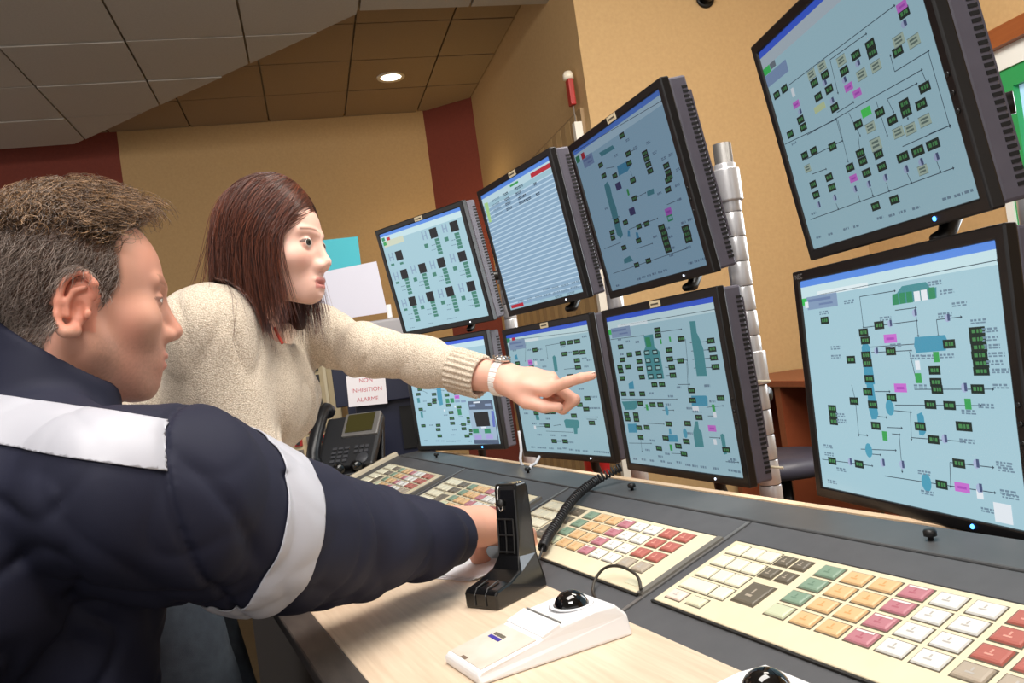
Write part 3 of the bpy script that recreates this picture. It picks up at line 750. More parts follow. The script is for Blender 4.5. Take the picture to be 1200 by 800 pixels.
def screen_mesh(key):
    gain, tint = GAIN[key]
    q = MB()
    layer = [0]

    def P(u, v, z):
        return ((u / 1000 - .5) * SW, (.5 - v / 1000) * SH, z)

    def quad(u0, v0, u1, v1, c, z):
        u0, u1, v0, v1 = max(0, u0), min(1000, u1), max(0, v0), min(1000, v1)
        q.add([P(u0, v1, z), P(u1, v1, z), P(u1, v0, z), P(u0, v0, z)], [(0, 1, 2, 3)], 0, linc(c, tint))

    quad(0, 0, 1000, 1000, BG, 0)
    if key == 'Bt':
        for k in range(26):
            quad(0, 120 + k * 33, 1000, 120 + k * 33 + 9, (196, 222, 236), .0002)
            quad(0, 120 + k * 33 + 9, 1000, 120 + k * 33 + 33, (146, 178, 202), .0002)
    blue = (56, 96, 214) if key not in ('Ct', 'Bt', 'Db', 'At') else (92, 142, 226)
    quad(0, 0, 1000, 30, blue, .0003)
    quad(0, 30, 1000, 84, (196, 224, 230) if key != 'Dt' else (178, 192, 202), .0003)
    if key in ('Cb', 'Bb', 'Db'):
        quad(110, 62, 420, 84, (222, 236, 240), .0004)
    if key in ('Cb', 'Dt', 'Db'):
        quad(0, 84, 60, 118, (60, 190, 90), .0004)
        quad(62, 84, 110, 112, (110, 120, 130), .0004)
    if key == 'Dt':
        quad(0, 120, 190, 176, (128, 152, 188), .0004)
    n = 0
    for e in SCREENS[key].split(';'):
        code, vals = e[0], [int(x) for x in e[1:].split(',')]
        c = SC_COL[code]
        n += 1
        z = .0005 + n * 1e-6
        if code == 'l':
            a, b = np.array([vals[0] * SW, vals[1] * SH]) / 1000, np.array([vals[2] * SW, vals[3] * SH]) / 1000
            d = b - a
            d = d / (np.linalg.norm(d) + 1e-9) * .0005
            pts = [a + (-d[1], d[0]), a - (-d[1], d[0]), b - (-d[1], d[0]), b + (-d[1], d[0])]
            q.add([(p[0] - SW / 2, SH / 2 - p[1], .0004) for p in pts], [(0, 1, 2, 3)], 0, linc(c, tint))
            q.add([(p[0] - SW / 2, SH / 2 - p[1], .0004) for p in (b + 6 * d, b + (-4 * d[1], 4 * d[0]), b - (-4 * d[1], 4 * d[0]))], [(0, 2, 1)], 0, linc(c, tint))
        elif len(vals) > 4:
            m = len(vals) // 2
            pts = [P(vals[2 * i], vals[2 * i + 1], .00045 + n * 1e-6) for i in range(m)]
            ar = sum(pts[i][0] * pts[(i + 1) % m][1] - pts[(i + 1) % m][0] * pts[i][1] for i in range(m))
            fc = tuple(range(m)) if ar > 0 else tuple(range(m - 1, -1, -1))
            q.add(pts, [fc], 0, linc(c, tint))
        else:
            u, v, w, h = vals
            if code in 'OC':
                m = 14
                q.add([P(u + w / 2 * math.cos(2 * math.pi * i / m), v - h / 2 * math.sin(2 * math.pi * i / m), z) for i in range(m)], [tuple(range(m))], 0, linc(c, tint))
                if code == 'C':
                    quad(u, v - h / 2, u + w * .45, v + h * .35, (70, 84, 120), z + .0001)
                continue
            if code in 'ND':
                rs = random.Random(u * 31 + v)
                rows = 2 if h > 19 else 1
                for rr in range(rows):
                    x = u - w / 2
                    while x < u + w / 2:
                        ww = rs.uniform(7, 20)
                        quad(x, v - h / 2 + rr * h / 2 + 1, min(x + ww, u + w / 2), v - h / 2 + (rr + 1) * h / rows * .8, c, z)
                        x += ww + rs.uniform(3, 7)
                continue
            quad(u - w / 2, v - h / 2, u + w / 2, v + h / 2, c, z)
            if code == 'T':
                for k, (f0, f1) in enumerate(((-.32, -.1), (-.02, .1), (.16, .34))):
                    quad(u + w * f0, v - h * .22, u + w * f1, v + h * .2, (70, 134, 80), z + .0001)
            if code == 'M':
                quad(u - w * .3, v - h * .12, u + w * .3, v + h * .16, (170, 80, 184), z + .0001)
            if code == 'K':
                for rr in range(2):
                    quad(u - w * .34, v - h * .28 + rr * h * .32, u + w * .3, v - h * .1 + rr * h * .32, (96, 116, 110), z + .0001)
                for a_ in ((-.5, -.5, .5, -.44), (-.5, .44, .5, .5)):
                    quad(u + w * a_[0], v + h * a_[1], u + w * a_[2], v + h * a_[3], (110, 130, 130), z + .0001)
            if code in 'ow':
                quad(u - w * .34, v - h * .26, u + w * .34, v + h * .26, (150, 196, 196), z + .0001)
            if code == 'X' and key == 'Ab':
                quad(u - w * .5, v - 4, u + w * .5, v + 4, (80, 110, 60), z + .0001)
            if code == 'P' and w > 100:
                quad(u - w * .45, v - h * .3, u + w * .3, v - h * .1, (108, 130, 168), z + .0001)
                quad(u - w * .1, v + h * .1, u + w * .35, v + h * .25, (108, 130, 168), z + .0001)
    return q


def frame_ring(q, ow, oh, iw, ih, z0, z1, mi=0):
    o = [(-ow / 2, -oh / 2), (ow / 2, -oh / 2), (ow / 2, oh / 2), (-ow / 2, oh / 2)]
    i = [(-iw / 2, -ih / 2), (iw / 2, -ih / 2), (iw / 2, ih / 2), (-iw / 2, ih / 2)]
    vs = [(x, y, z0) for x, y in o] + [(x, y, z1) for x, y in o] + [(x, y, z1) for x, y in i] + [(x, y, z0) for x, y in i]
    fs = []
    for k in range(4):
        n = (k + 1) % 4
        fs += [(k, n, 4 + n, 4 + k), (4 + k, 4 + n, 8 + n, 8 + k), (8 + k, 8 + n, 12 + n, 12 + k), (12 + k, 12 + n, n, k)]
    return q.add(vs, fs, mi)


OW, OH = .414, .338
_m = frame_ring(MB(), OW, OH, SW, SH, -.014, .003)
BEZEL_ME = _m.mesh('bezel', bez_m)
_m = MB()
_m.box((0, .0, -.031), (OW - .006, OH - .006, .034), 0)
CASE_ME = _m.mesh('case', case_m)
_m = MB()
_m.prism([(-.18, -.115, -.048), (.18, -.115, -.048), (.18, .145, -.048), (-.18, .145, -.048)], (0, 0, -.020))
REAR_ME = _m.mesh('rear_housing', case_m)
_m = MB()
for sx in (-1, 1):
    for k in range(38):
        y = -.15 + k * .008
        _m.box((sx * (OW / 2 - .0027), y, -.040), (.0012, .0042, .011))
    for k in range(30):
        y = -.105 + k * .008
        _m.box((sx * .1802, y, -.058), (.0012, .0042, .013))
for k in range(40):
    _m.box((-.16 + k * .008, OH / 2 - .0027, -.034), (.0042, .0012, .016))
VENT_ME = _m.mesh('vent_slots', vent_m)
_m = MB(); _m.box((0, 0, 0), (.036, .0125, .0008)); _m.box((-.004, .0, .0006), (.02, .003, .0004), 1); _m.box((.009, 0, .0006), (.006, .003, .0004), 1)
STICK_ME = _m.mesh('sticker', [stick_m, ink_m])
led_b = mat('led_blue', (60, 120, 255), .3, emit=(70, 150, 255), strength=6)
led_w = mat('led_white', (230, 240, 255), .3, emit=(220, 235, 255), strength=3)
_m = MB(); _m.lathe([(.0028, 0), (.0026, .001), (0, .0014)], n=12); LEDB = _m.mesh('power_led', led_b)
_m = MB(); _m.lathe([(.002, 0), (.0018, .001), (0, .0014)], n=12); LEDW = _m.mesh('power_led', led_w)
POLE = {}
for key in ('At', 'Ab', 'Bt', 'Bb', 'Ct', 'Cb', 'Dt', 'Db'):
    yaw, tilt, P0 = MON[key]
    nn = np.array([math.sin(yaw) * math.cos(tilt), -math.cos(yaw) * math.cos(tilt), math.sin(tilt)])
    xx = np.array([math.cos(yaw), math.sin(yaw), 0])
    yy = np.cross(nn, xx)
    root = thing('computer_monitor', MLAB[key][0], 'monitor', (0, 0, 0), 0, 'black monitors mounted in two rows on poles')
    root.matrix_world = frame_matrix(P0, xx, yy, nn)
    sm = vcol_mat('screen_picture_' + key, .25, .3, emission=GAIN[key][0])
    screen_mesh(key).build('screen', sm, root)
    o = bz_ = link('bezel', BEZEL_ME, root)
    md = o.modifiers.new('bevel', 'BEVEL'); md.width = .0025; md.segments = 2
    o = cs_ = link('case', CASE_ME, root)
    md = o.modifiers.new('bevel', 'BEVEL'); md.width = .004; md.segments = 2
    o = link('rear_housing', REAR_ME, root)
    o = link('vent_slots', VENT_ME, cs_)
    o['kind'] = 'stuff'
    if key[0] != 'D':
        link('sticker', STICK_ME, bz_, (.012 if key != 'Ab' else -.07, OH / 2 - .0085, .0036))
    link('power_led', LEDB if MLAB[key][1] == 'blue' else LEDW, bz_, (.112, -OH / 2 + .0085, .0032))
    if key == 'Db':
        lm = text_mesh('NEC', .0105, 'LEFT')
        lm.materials.append(mat('bezel_logo_grey', (120, 118, 118), .5))
        link('maker_logo', lm, bz_, (-OW / 2 + .008, OH / 2 - .009, .0033))
    for k in range(3):
        q = MB(); q.lathe([(.003, 0), (.003, .0012), (0, .0014)], n=8)
        if key[0] in 'CD':
            q.build('bezel_button', bez_m, bz_, True, loc=(OW / 2 - .0085, -.06 + k * .02, .003))
    # mount arm from the back of the case to the pole
    pole = np.array([P0[0] + .13, P0[1] + .125, 0]) if key[0] != 'A' else np.array([P0[0] + .06, P0[1] + .2, 0])
    if key[1] == 'b':
        POLE[key[0]] = pole
    Minv = np.array(root.matrix_world.inverted())
    pv = POLE.get(key[0], pole)
    q = MB()
    loc = Minv @ np.array([pv[0], pv[1], P0[2] - .03, 1])
    q.tube([(0, .0, -.07), (0, -.02, -.095), (loc[0] * .5, loc[1] * .5 - .02, -.105), tuple(loc[:3])], .014, 10)
    q.box((0, 0, -.072), (.1, .1, .008))
    q.build('mount_arm', arm_m, root, True)
    if key[1] == 't':
        q = MB()
        q.tube([(.045, -.1, -.066), (.05, -.165, -.06), (.06, -.183, -.04), (.075, -.183, -.015)], [.012, .013, .011, .007], 10)
        q.build('tilt_handle', arm_m, root, True)
    else:
        q = MB()
        q.tube([(.03, -.1, -.066), (.03, -.175, -.06), (.028, -.20, -.06), (.028, -.235, -.075)], [.012, .013, .011, .008], 10)
        q.build('cable_bundle', arm_m, root, True)

# ------------------------------------------------------------------ segmented silver poles
chrome = mat('brushed_silver_pole', (206, 206, 208), .3, .4)
_m = MB(); _m.lathe([(.0185, .0), (.0195, .002), (.0195, .041), (.0185, .043)], n=24, cap=False); SEG = _m.mesh('pole_segment', chrome, True)
_m = MB(); _m.lathe([(.0195, 0), (.024, .001), (.0245, .004), (.0245, .056), (.024, .059), (.0195, .06)], n=24, cap=False); CLAMP = _m.mesh('clamp_collar', chrome, True)
_m = MB(); _m.lathe([(.0165, 0), (.0165, .78)], n=16); CORE = _m.mesh('core_tube', mat('pole_core_dark', (110, 108, 106), .4, .7), True)
POLE['C'] = np.array([-1.197, 1.0, 0])
PLAB = {'A': 'silver segmented pole behind the far left pair of monitors', 'B': 'silver segmented pole behind the striped-list monitor', 'C': 'silver segmented pole standing clear at right of the dim blue monitor', 'D': 'silver segmented pole behind the nearest pair of monitors'}
for key, p in POLE.items():
    root = thing('monitor_pole', PLAB[key], 'pole', (p[0], p[1], .69), 0, 'segmented silver monitor poles')
    ztop = {'A': .68, 'B': .68, 'C': .71, 'D': .50}[key]
    o = link('core_tube', CORE, root); o.scale = (1, 1, (ztop - .004) / .78)
    n = int(ztop / .0445)
    for k in range(n):
        link('pole_segment', SEG, root, (0, 0, .003 + k * .0445))
    for z in (.27, .6) if key != 'D' else (.27,):
        link('clamp_collar', CLAMP, root, (0, 0, z))
    q = MB(); q.lathe([(.05, 0), (.05, .006), (.02, .008)], n=20); q.build('base_flange', chrome, root, True)
# cable ties on the near pole
for z, lab in ((.965, 'pale cable tie end on the silver pole, the upper one'), (.815, 'pale cable tie looped on the silver pole, the lower one')):
    q = MB()
    q.tube([(-1.197 + .022, .99, z), (-1.165, .975, z + .004), (-1.14, .985, z + .002)], .0022, 6)
    tag(q.build('cable_tie', mat('tie_nylon', (214, 204, 176), .5)), lab, 'cable tie', 'cable ties on the silver pole')


# ------------------------------------------------------------------ things on the console
blk = mat('black_plastic', (14, 14, 15), .22, spec=.6)
# handset cradle: foot, curved neck, tall upright
cw = np.array([.887, .46, 0]); cw /= np.linalg.norm(cw)
cd = np.array([-cw[1], cw[0], 0])
cr0 = np.array([-1.093, .369, TZ])
cr = thing('handset_cradle', 'tall black plastic handset cradle standing on the birch worktop', 'cradle', tuple(cr0))
cr.matrix_world = frame_matrix(cr0, cw, cd, (0, 0, 1))
prof = [(0, 0), (0, .02), (.004, .025), (.034, .029), (.056, .038), (.066, .055), (.070, .08), (.076, .145), (.079, .153), (.102, .153), (.106, .145), (.107, .05), (.112, .012), (.112, 0)]
q = MB()
n = len(prof)
for j, (wl, wr) in enumerate(((0, .057),)):
    L = [(0.0 + (.012 if z > .05 else (.006 if z > .033 else 0)), d, z) for d, z in prof]
    R_ = [(.057 - (.006 if z > .04 else 0), d, z) for d, z in prof]
    q.add(L + R_, [(i, (i + 1) % n, n + (i + 1) % n, n + i) for i in range(n)] + [tuple(range(n - 1, -1, -1)), tuple(range(n, 2 * n))])
q.build('body', blk, cr, bevel=.003)


def front_pt(x, z):
    zs = [p[1] for p in prof[5:9]]; ds = [p[0] for p in prof[5:9]]
    return (x, float(np.interp(z, zs, ds)) - .0015, z)


q = MB()
for x in (.016, .030, .044):
    q.tube([front_pt(x, .058), front_pt(x, .075), front_pt(x, .105)], .0013, 6)
for z in (.105, .083, .06):
    q.tube([front_pt(.016, z), front_pt(.044, z)], .0013, 6)
q.build('rib_frame', mat('black_plastic_matte', (26, 26, 27), .45), cr)
q = MB()
for x in (.019, .038):
    q.tube([(x, -.0005, .005), (x, -.0005, .018), (x, .006, .0265), (x, .03, .0305)], .0012, 6)
q.build('foot_rib', MATS['black_plastic_matte'], cr)
q = MB(); q.tube([front_pt(.022, .150), front_pt(.020, .145), front_pt(.019, .125), front_pt(.021, .119), front_pt(.023, .116), front_pt(.027, .119), front_pt(.028, .124), front_pt(.025, .128)], .0014, 8); q.build('hook_wire', mat('chrome', (220, 220, 220), .15, 1.0), cr, True)
q = MB(); q.lathe([(.0065, 0), (.0055, .003), (0, .004)], n=14, R=rotx(math.pi / 2)); o = q.build('hook_boss', MATS['black_plastic_matte'], cr, True, loc=front_pt(.0245, .127))

# coiled cord lying over the keypad
cpts = np.array([slope(-1.335, .07, .012), slope(-1.345, .02, .011), slope(-1.320, -.03, .0165), slope(-1.285, -.075, .0195), slope(-1.245, -.12, .0195), slope(-1.21, -.16, .0195), slope(-1.183, -.186, .0185)])


def spline(P, n):
    P = np.array(P, float)
    t = np.linspace(0, len(P) - 1, n)
    out = []
    for x in t:
        i = min(int(x), len(P) - 2)
        f = x - i
        p0, p1, p2, p3 = P[max(i - 1, 0)], P[i], P[i + 1], P[min(i + 2, len(P) - 1)]
        out.append(.5 * ((2 * p1) + (-p0 + p2) * f + (2 * p0 - 5 * p1 + 4 * p2 - p3) * f * f + (-p0 + 3 * p1 - 3 * p2 + p3) * f ** 3))
    return np.array(out)


def coil(P, turns, R, r, per=12):
    N = turns * per
    ax = spline(P, N)
    T = np.gradient(ax, axis=0); T /= np.linalg.norm(T, axis=1)[:, None]
    U = np.cross(T, np.array([0, 0, 1.])); U /= np.linalg.norm(U, axis=1)[:, None]
    V = np.cross(U, T)
    a = np.linspace(0, 2 * math.pi * turns, N)[:, None]
    return ax + R * (np.cos(a) * U + np.sin(a) * V)


cord_m = mat('cord_black_rubber', (30, 30, 33), .4)
cd_ = thing('coiled_cord', 'coiled black handset cord lying across the third keypad panel', 'cord', tuple(cpts[0]))
q = MB(); q.tube(coil(cpts, 50, .0068, .0017), .0018, 6)
o = q.build('coil', cord_m, cd_, True); o.location = -Vector(cpts[0])
tail = spline([cpts[-1], slope(-1.168, -.205, .012), slope(-1.155, -.232, .008), (-1.12, .478, TZ + .012), (-1.1, .466, TZ + .02)], 24)
q = MB(); q.tube(tail, .0021, 6); o = q.build('straight_lead', cord_m, cd_, True); o.location = -Vector(cpts[0])
# small loop of cable
lp = spline([slope(-.905, -.19, .010), slope(-.93, -.176, .016), slope(-.965, -.176, .022), slope(-.992, -.184, .02), slope(-1.0, -.2, .012), slope(-.985, -.218, .006), slope(-.955, -.229, .005)], 36)
q = MB(); q.tube(lp, .0021, 6)
tag(q.build('cable_loop', mat('loop_wire', (52, 46, 38), .5), None, True), 'short loop of thin dark cable by the corner of the third keypad', 'cable')


# trackballs
def trackball(loc, ang, label):
    t = thing('trackball', label, 'trackball', loc, ang, 'white desktop trackballs on the worktop')
    white = mat('trackball_white', (236, 236, 238), .35)
    dirty = mat('trackball_worn_pad', (200, 188, 172), .5, noise=(26, .5, (218, 210, 200)))
    W2 = .046
    side = [(0, 0), (0, .010), (.004, .0135), (.075, .0255), (.100, .0335), (.150, .0385), (.178, .037), (.192, .024), (.194, 0)]
    q = MB()
    n = len(side)
    A = [(-W2 + (.004 if z > .013 else 0), y, z) for y, z in side]
    Bq = [(W2 - (.004 if z > .013 else 0), y, z) for y, z in side]
    q.add(A + Bq, [((i + 1) % n, i, n + i, n + (i + 1) % n) for i in range(n)] + [tuple(range(n)), tuple(range(2 * n - 1, n - 1, -1))])
    q.build('shell', white, t, bevel=.003)
    q = MB()
    q.add([(-W2 + .006, .006, .0145), (W2 - .006, .006, .0145), (W2 - .006, .074, .0262), (-W2 + .006, .074, .0262), (-W2 + .006, .006, .011), (W2 - .006, .006, .011), (W2 - .006, .074, .022), (-W2 + .006, .074, .022)], [(0, 1, 2, 3), (0, 4, 5, 1), (1, 5, 6, 2), (2, 6, 7, 3), (3, 7, 4, 0)])
    q.build('palm_pad', dirty, t)
    q = MB()
    q.add([(-W2 + .004, .08, .0285), (W2 - .004, .08, .0285), (W2 - .004, .104, .0362), (-W2 + .004, .104, .0362), (-W2 + .004, .08, .024), (W2 - .004, .08, .024), (W2 - .004, .104, .031), (-W2 + .004, .104, .031)], [(0, 1, 2, 3), (0, 4, 5, 1), (1, 5, 6, 2), (3, 7, 4, 0)])
    q.build('button_bar', white, t, bevel=.001)
    q = MB(); q.box((0, .107, .0357), (.078, .0016, .002)); q.build('button_gap', mat('gap_shadow_grey', (150, 148, 144), .7), t)
    q = MB(); q.lathe([(.023, -.002), (.0265, .0), (.0245, .0012), (.0212, .0004)], (0, .145, .0385), 28, cap=False); q.build('ball_collar', white, t, True)
    q = MB(); q.lathe([(.021 * math.cos(a), .021 * math.sin(a)) for a in np.linspace(.1, math.pi / 2, 12)], (0, .145, .0335), 28); q.build('ball', mat('trackball_gloss_black', (10, 9, 9), .05, spec=.8), t, True)
    Rs = rotx(math.atan2(.0117, .068))
    q = MB(); q.box((-.014, .050, .0224), (.026, .0048, .0006), R=Rs); q.build('blue_bar', mat('badge_blue', (62, 52, 150), .5), t)
    q = MB()
    for k in range(7):
        q.box((-.0245 + k * .0036, .0565, .0236), (.0026, .0042 + .0008 * (k % 2), .0005), R=Rs)
    o = q.build('badge_lettering', mat('badge_ink', (110, 104, 92), .6), t)
    q = MB(); q.box((-.006, .008, .0146), (.012, .004, .0012), R=Rs); q.build('worn_corner', mat('worn_brown', (120, 100, 84), .7), t)
    return t


trackball((-.868, .278, TZ), .06, 'white trackball with worn palm pad and blue badge on the birch worktop')
trackball((-.553, .284, TZ), .0, 'white trackball at the bottom edge of the picture, in front of the nearest keypad')

# sheets of paper under the sleeve
for k, (x, y, a) in enumerate(((-1.315, .425, .5),)):
    t = thing('paper_pad', 'white sheets of paper on the worktop under the navy sleeve', 'paper', (x, y, TZ), a)
    for j in range(3):
        q = MB(); q.box((.006 * j, .003 * j, .001 + .0016 * j), (.17, .10, .0013)); q.build('sheet', mat('paper_white', (226, 226, 232), .7), t)

# telephone at the far end
ph = thing('desk_telephone', 'dark grey desk telephone with tilted display at the console end', 'telephone', (-2.74, .60, .792), .9)
pg = mat('phone_grey', (46, 47, 50), .4)
pk = mat('phone_dark', (24, 25, 28), .35)
Rp = rotx(math.radians(48))


def ploc(x, y, z):
    return Rp @ np.array([x, y, z]) + np.array([0, -.04, .05])


q = MB(); q.box(ploc(.02, .03, 0), (.2, .2, .03), R=Rp); q.build('body', pg, ph, bevel=.008)
q = MB(); q.box((.02, .06, .06), (.16, .02, .14), R=rotx(-.3)); q.build('stand', pk, ph, bevel=.004)
q = MB(); q.box(ploc(.055, .085, .018), (.125, .09, .012), R=Rp); dbz = q.build('display_bezel', mat('phone_silver', (150, 148, 146), .35, .5), ph, bevel=.003)
q = MB(); q.box(ploc(.052, .088, .0255), (.095, .07, .003), R=Rp); q.build('display', mat('phone_lcd', (70, 66, 34), .2), dbz)
hs = spline([ploc(-.075, .15, .025), ploc(-.075, .13, .055), ploc(-.075, .05, .062), ploc(-.075, -.04, .05), ploc(-.075, -.065, .022)], 24)
q = MB(); q.tube(hs, [.025] * 5 + [.021] * 14 + [.026] * 5, 12); q.build('handset', pk, ph, True)
for r_ in range(4):
    for c_ in range(3):
        q = MB(); q.box(ploc(-.022 + c_ * .022, -.05 + r_ * .016, .017), (.015, .009, .005), R=Rp); q.build('dial_key', mat('phone_key', (70, 71, 76), .5), ph)
for r_ in range(2):
    for c_ in range(3):
        q = MB(); q.box(ploc(.055 + c_ * .018, -.02 + r_ * .018, .017), (.012, .01, .005), R=Rp); q.build('function_key', MATS['phone_key'], ph)
q = MB(); q.lathe([(.022, 0), (.02, .004), (.0, .005)], ploc(.08, -.045, .014), 16, R=Rp); q.build('scroll_ring', MATS['phone_key'], ph, True)
# shelf that carries the phone, with black roller clips along the console end
sh = thing('end_shelf', 'dark shelf bracket with black rollers beyond the cream console end', 'shelf', (-2.735, .56, 0))
q = MB(); q.span((-.13, -.28, .745), (.13, .17, .78)); q.build('board', mat('shelf_dark', (34, 34, 38), .5), sh, bevel=.004)
for y in (-.2, .1):
    q = MB(); q.span((-.1, y, 0), (.1, y + .04, .745)); q.build('leg', MATS['shelf_dark'], sh)
for k in range(5):
    q = MB(); q.lathe([(.014, -.02), (.017, -.014), (.017, .014), (.014, .02)], (.112, -.19 + k * .055, .797), 14, R=roty(math.pi / 2)); q.build('roller', blk, sh, True)

# navy housing with taped sign
TH = 1.15
Rn = rotz(TH)


def facing(name, label, cat, px_, py_, d):
    """a thing whose local -y looks towards the operators; origin on the floor below the pixel"""
    p = at(px_, py_, d)
    return thing(name, label, cat, (p[0], p[1], 0), TH), p


nv, np0 = facing('equipment_housing', 'dark navy equipment housing behind the telephone with a sign taped on', 'housing', 445, 480, 2.95)
navy_p = mat('navy_metal', (30, 34, 54), .45)
q = MB(); q.span((-.085, 0, .74), (.13, .16, 1.02)); q.build('lower_case', navy_p, nv, bevel=.006)
q = MB(); q.span((-.145, -.03, .975), (.13, -.002, 1.12)); q.build('front_board', navy_p, nv, bevel=.004)
q = MB(); q.span((-.06, .02, 0), (.11, .14, .74)); q.build('pedestal', MATS['shelf_dark'], nv)
q = MB(); q.span((.07, -.006, .80), (.12, .0, .95)); q.build('dark_grille', vent_m, nv)
for k in range(2):
    q = MB(); q.lathe([(.006, 0), (.005, .006), (0, .007)], n=10, R=rotx(math.pi / 2)); q.build('indicator', MATS['phone_silver'], nv, True, loc=(.085 + .022 * k, -.001, .775))
sg = thing('taped_sign', 'white paper sign reading NON INHIBITION ALARME in red letters', 'sign', (0, 0, 0))
sx, sn = Rn @ np.array([1., 0, 0]), Rn @ np.array([0, -1., 0])
so = np.array([np0[0], np0[1], 0]) + Rn @ np.array([-.030, -.0315, 1.024])
ca, sa = math.cos(.04), math.sin(.04)
sxx = sx * ca + np.array([0, 0, -sa]); syy = np.cross(sn, sxx)
sg.matrix_world = frame_matrix(so, sxx, syy, sn)
q = MB(); q.box((0, 0, .0005), (.135, .108, .0008)); q.build('sheet', mat('sign_paper', (232, 228, 232), .6), sg)
ink = mat('sign_red_ink', (196, 92, 104), .7)
for k, w_ in enumerate(('NON', 'INHIBITION', 'ALARME')):
    tm = text_mesh(w_, .0205)
    tm.materials.append(ink)
    link('lettering', tm, sg, (0, .033 - k * .033, .0012))

# switch cabinet behind the woman
cb, cp0 = facing('switch_cabinet', 'beige control cabinet with rows of red and black switches', 'cabinet', 400, 480, 3.35)
bg_m = mat('cabinet_beige', (206, 188, 150), .5)
q = MB(); q.span((-.42, .0, .0), (.0, .3, 1.26)); q.build('case', bg_m, cb, bevel=.005)
q = MB(); q.span((-.052, -.008, .05), (-.04, .0, 1.24)); q.build('trim_strip', mat('cabinet_trim', (226, 212, 180), .5), cb)
sw_c = [mat('switch_red', (176, 44, 40), .45), mat('switch_black', (44, 46, 52), .45), mat('switch_grey', (120, 112, 104), .5), mat('switch_white', (206, 198, 182), .5)]
for i in range(14):
    for j in range(6):
        x, z = -.085 - j * .05, .56 + i * .048
        kind = sw_c[0] if (4 <= i <= 8 and (i + j) % 2 == 0) else (sw_c[1] if (i > 8 and j % 3 != 2) else sw_c[3 if (i + j) % 3 == 0 else 2])
        q = MB(); q.box((x, -.006, z), (.030, .014, .032)); q.box((x, -.015, z - .003), (.014, .008, .014), 1); q.build('switch', [kind, sw_c[1] if kind is not sw_c[1] else sw_c[2]], cb)
bp = at(371, 505, 3.2)
bc = thing('blue_beacon', 'small blue plastic beacon on a dark post before the switch cabinet', 'beacon', (bp[0], bp[1], 0))
q = MB(); q.lathe([(.0, .0), (.018, .001), (.02, .025), (.015, .042), (.0, .046)], (0, 0, bp[2] - .01), 16); q.build('lens', mat('lamp_blue_plastic', (40, 120, 200), .3), bc, True)
q = MB(); q.lathe([(.06, 0), (.06, .02), (.012, .03), (.012, bp[2] - .01)], n=16); q.build('post', MATS['shelf_dark'], bc, True)

# grey printer with paper standing in its tray, teal folder behind
ps_, pp0 = facing('printer_stand', 'narrow dark stand under the grey printer', 'stand', 440, 420, 3.2)
q = MB(); q.span((-.13, .0, .0), (.16, .2, 1.14)); q.build('case', MATS['navy_metal'], ps_)
pr = thing('printer', 'light grey printer behind the woman with white paper in its tray', 'printer', (pp0[0], pp0[1], 1.141), TH)
pgm = mat('printer_grey', (166, 164, 168), .5)
q = MB(); q.span((-.13, -.02, .0), (.16, .17, .135)); q.build('case', pgm, pr, bevel=.01)
q = MB(); q.span((-.09, -.024, .05), (.05, -.019, .10)); q.build('output_slot', mat('printer_slot', (70, 68, 70), .5), pr)
q = MB(); q.span((-.03, -.034, .055), (.03, -.02, .075)); q.build('slot_lip', pgm, pr)
q = MB(); q.box((.075, .012, .165), (.016, .016, .05)); q.build('white_clip', mat('clip_white', (245, 245, 245), .4), pr)


def sheet(name, label, cat, corners, d, thick, m):
    P = [at(x, y, d) for x, y in corners]
    nrm = np.cross(P[1] - P[0], P[3] - P[0]); nrm /= np.linalg.norm(nrm)
    base = (P[2] + P[3]) / 2
    q = MB(); q.prism([p - base for p in P], nrm * thick)
    return tag(q.build(name, m, None, loc=tuple(base)), label, cat)


sheet('paper_sheet', 'large white sheet of paper standing in the printer tray', 'paper', ((366, 321), (441, 306), (454, 366), (372, 378)), 3.17, .002, mat('sheet_lilac_white', (214, 214, 228), .7))
sheet('teal_folder', 'teal cardboard folder standing behind the white sheet', 'folder', ((372, 282), (419, 277), (428, 352), (378, 362)), 3.22, .004, mat('teal_card', (70, 178, 192), .6))

# red cup under the monitors, white cable ends
cup = MB(); cup.lathe([(.026, 0), (.031, .004), (.036, .085), (.0375, .088), (.034, .088), (.03, .01), (0, .008)], n=20)
tag(cup.build('red_cup', mat('red_plastic', (190, 26, 40), .35), None, True, loc=(-1.985, 1.09, .69)), 'red plastic cup on the rear shelf below the monitors', 'cup')
for k, (a, b2, lab) in enumerate((((608, 505, 2.0), (612, 545, 1.98), 'white cable hanging beside the pointing-hand monitor'), ((632, 535, 1.95), (622, 550, 1.9), 'short white cable end poking up behind the ledge'))):
    pa, pb = at(*a), at(*b2)
    q = MB(); q.tube(spline([pa, (pa + pb) / 2 + np.array([.004, 0, 0]), pb, pb + np.array([0, .05, -.06])], 14), .0035, 8)
    tag(q.build('white_cable', mat('cable_white', (222, 222, 226), .4), None, True), lab, 'cable')


# ------------------------------------------------------------------ sculpting by signed distance, polygonised with surface nets
def V3(*a):
    return np.array(a, np.float32)


def s_cap(P, a, b, ra, rb):
    a, b = np.asarray(a, np.float32), np.asarray(b, np.float32)
    ab = b - a
    t = np.clip(((P - a) @ ab) / (ab @ ab + 1e-12), 0, 1)
    d = P - (a + t[:, None] * ab)
    return np.sqrt((d * d).sum(1)) - (ra + t * (rb - ra))


def s_ell(P, c, r, R=None):
    q = P - np.asarray(c, np.float32)
    if R is not None:
        q = q @ np.asarray(R, np.float32)
    r = np.asarray(r, np.float32)
    k0 = np.sqrt(((q / r) ** 2).sum(1))
    k1 = np.sqrt(((q / (r * r)) ** 2).sum(1)) + 1e-9
    return np.where(k0 < 1e-6, -r.min(), k0 * (k0 - 1) / k1)


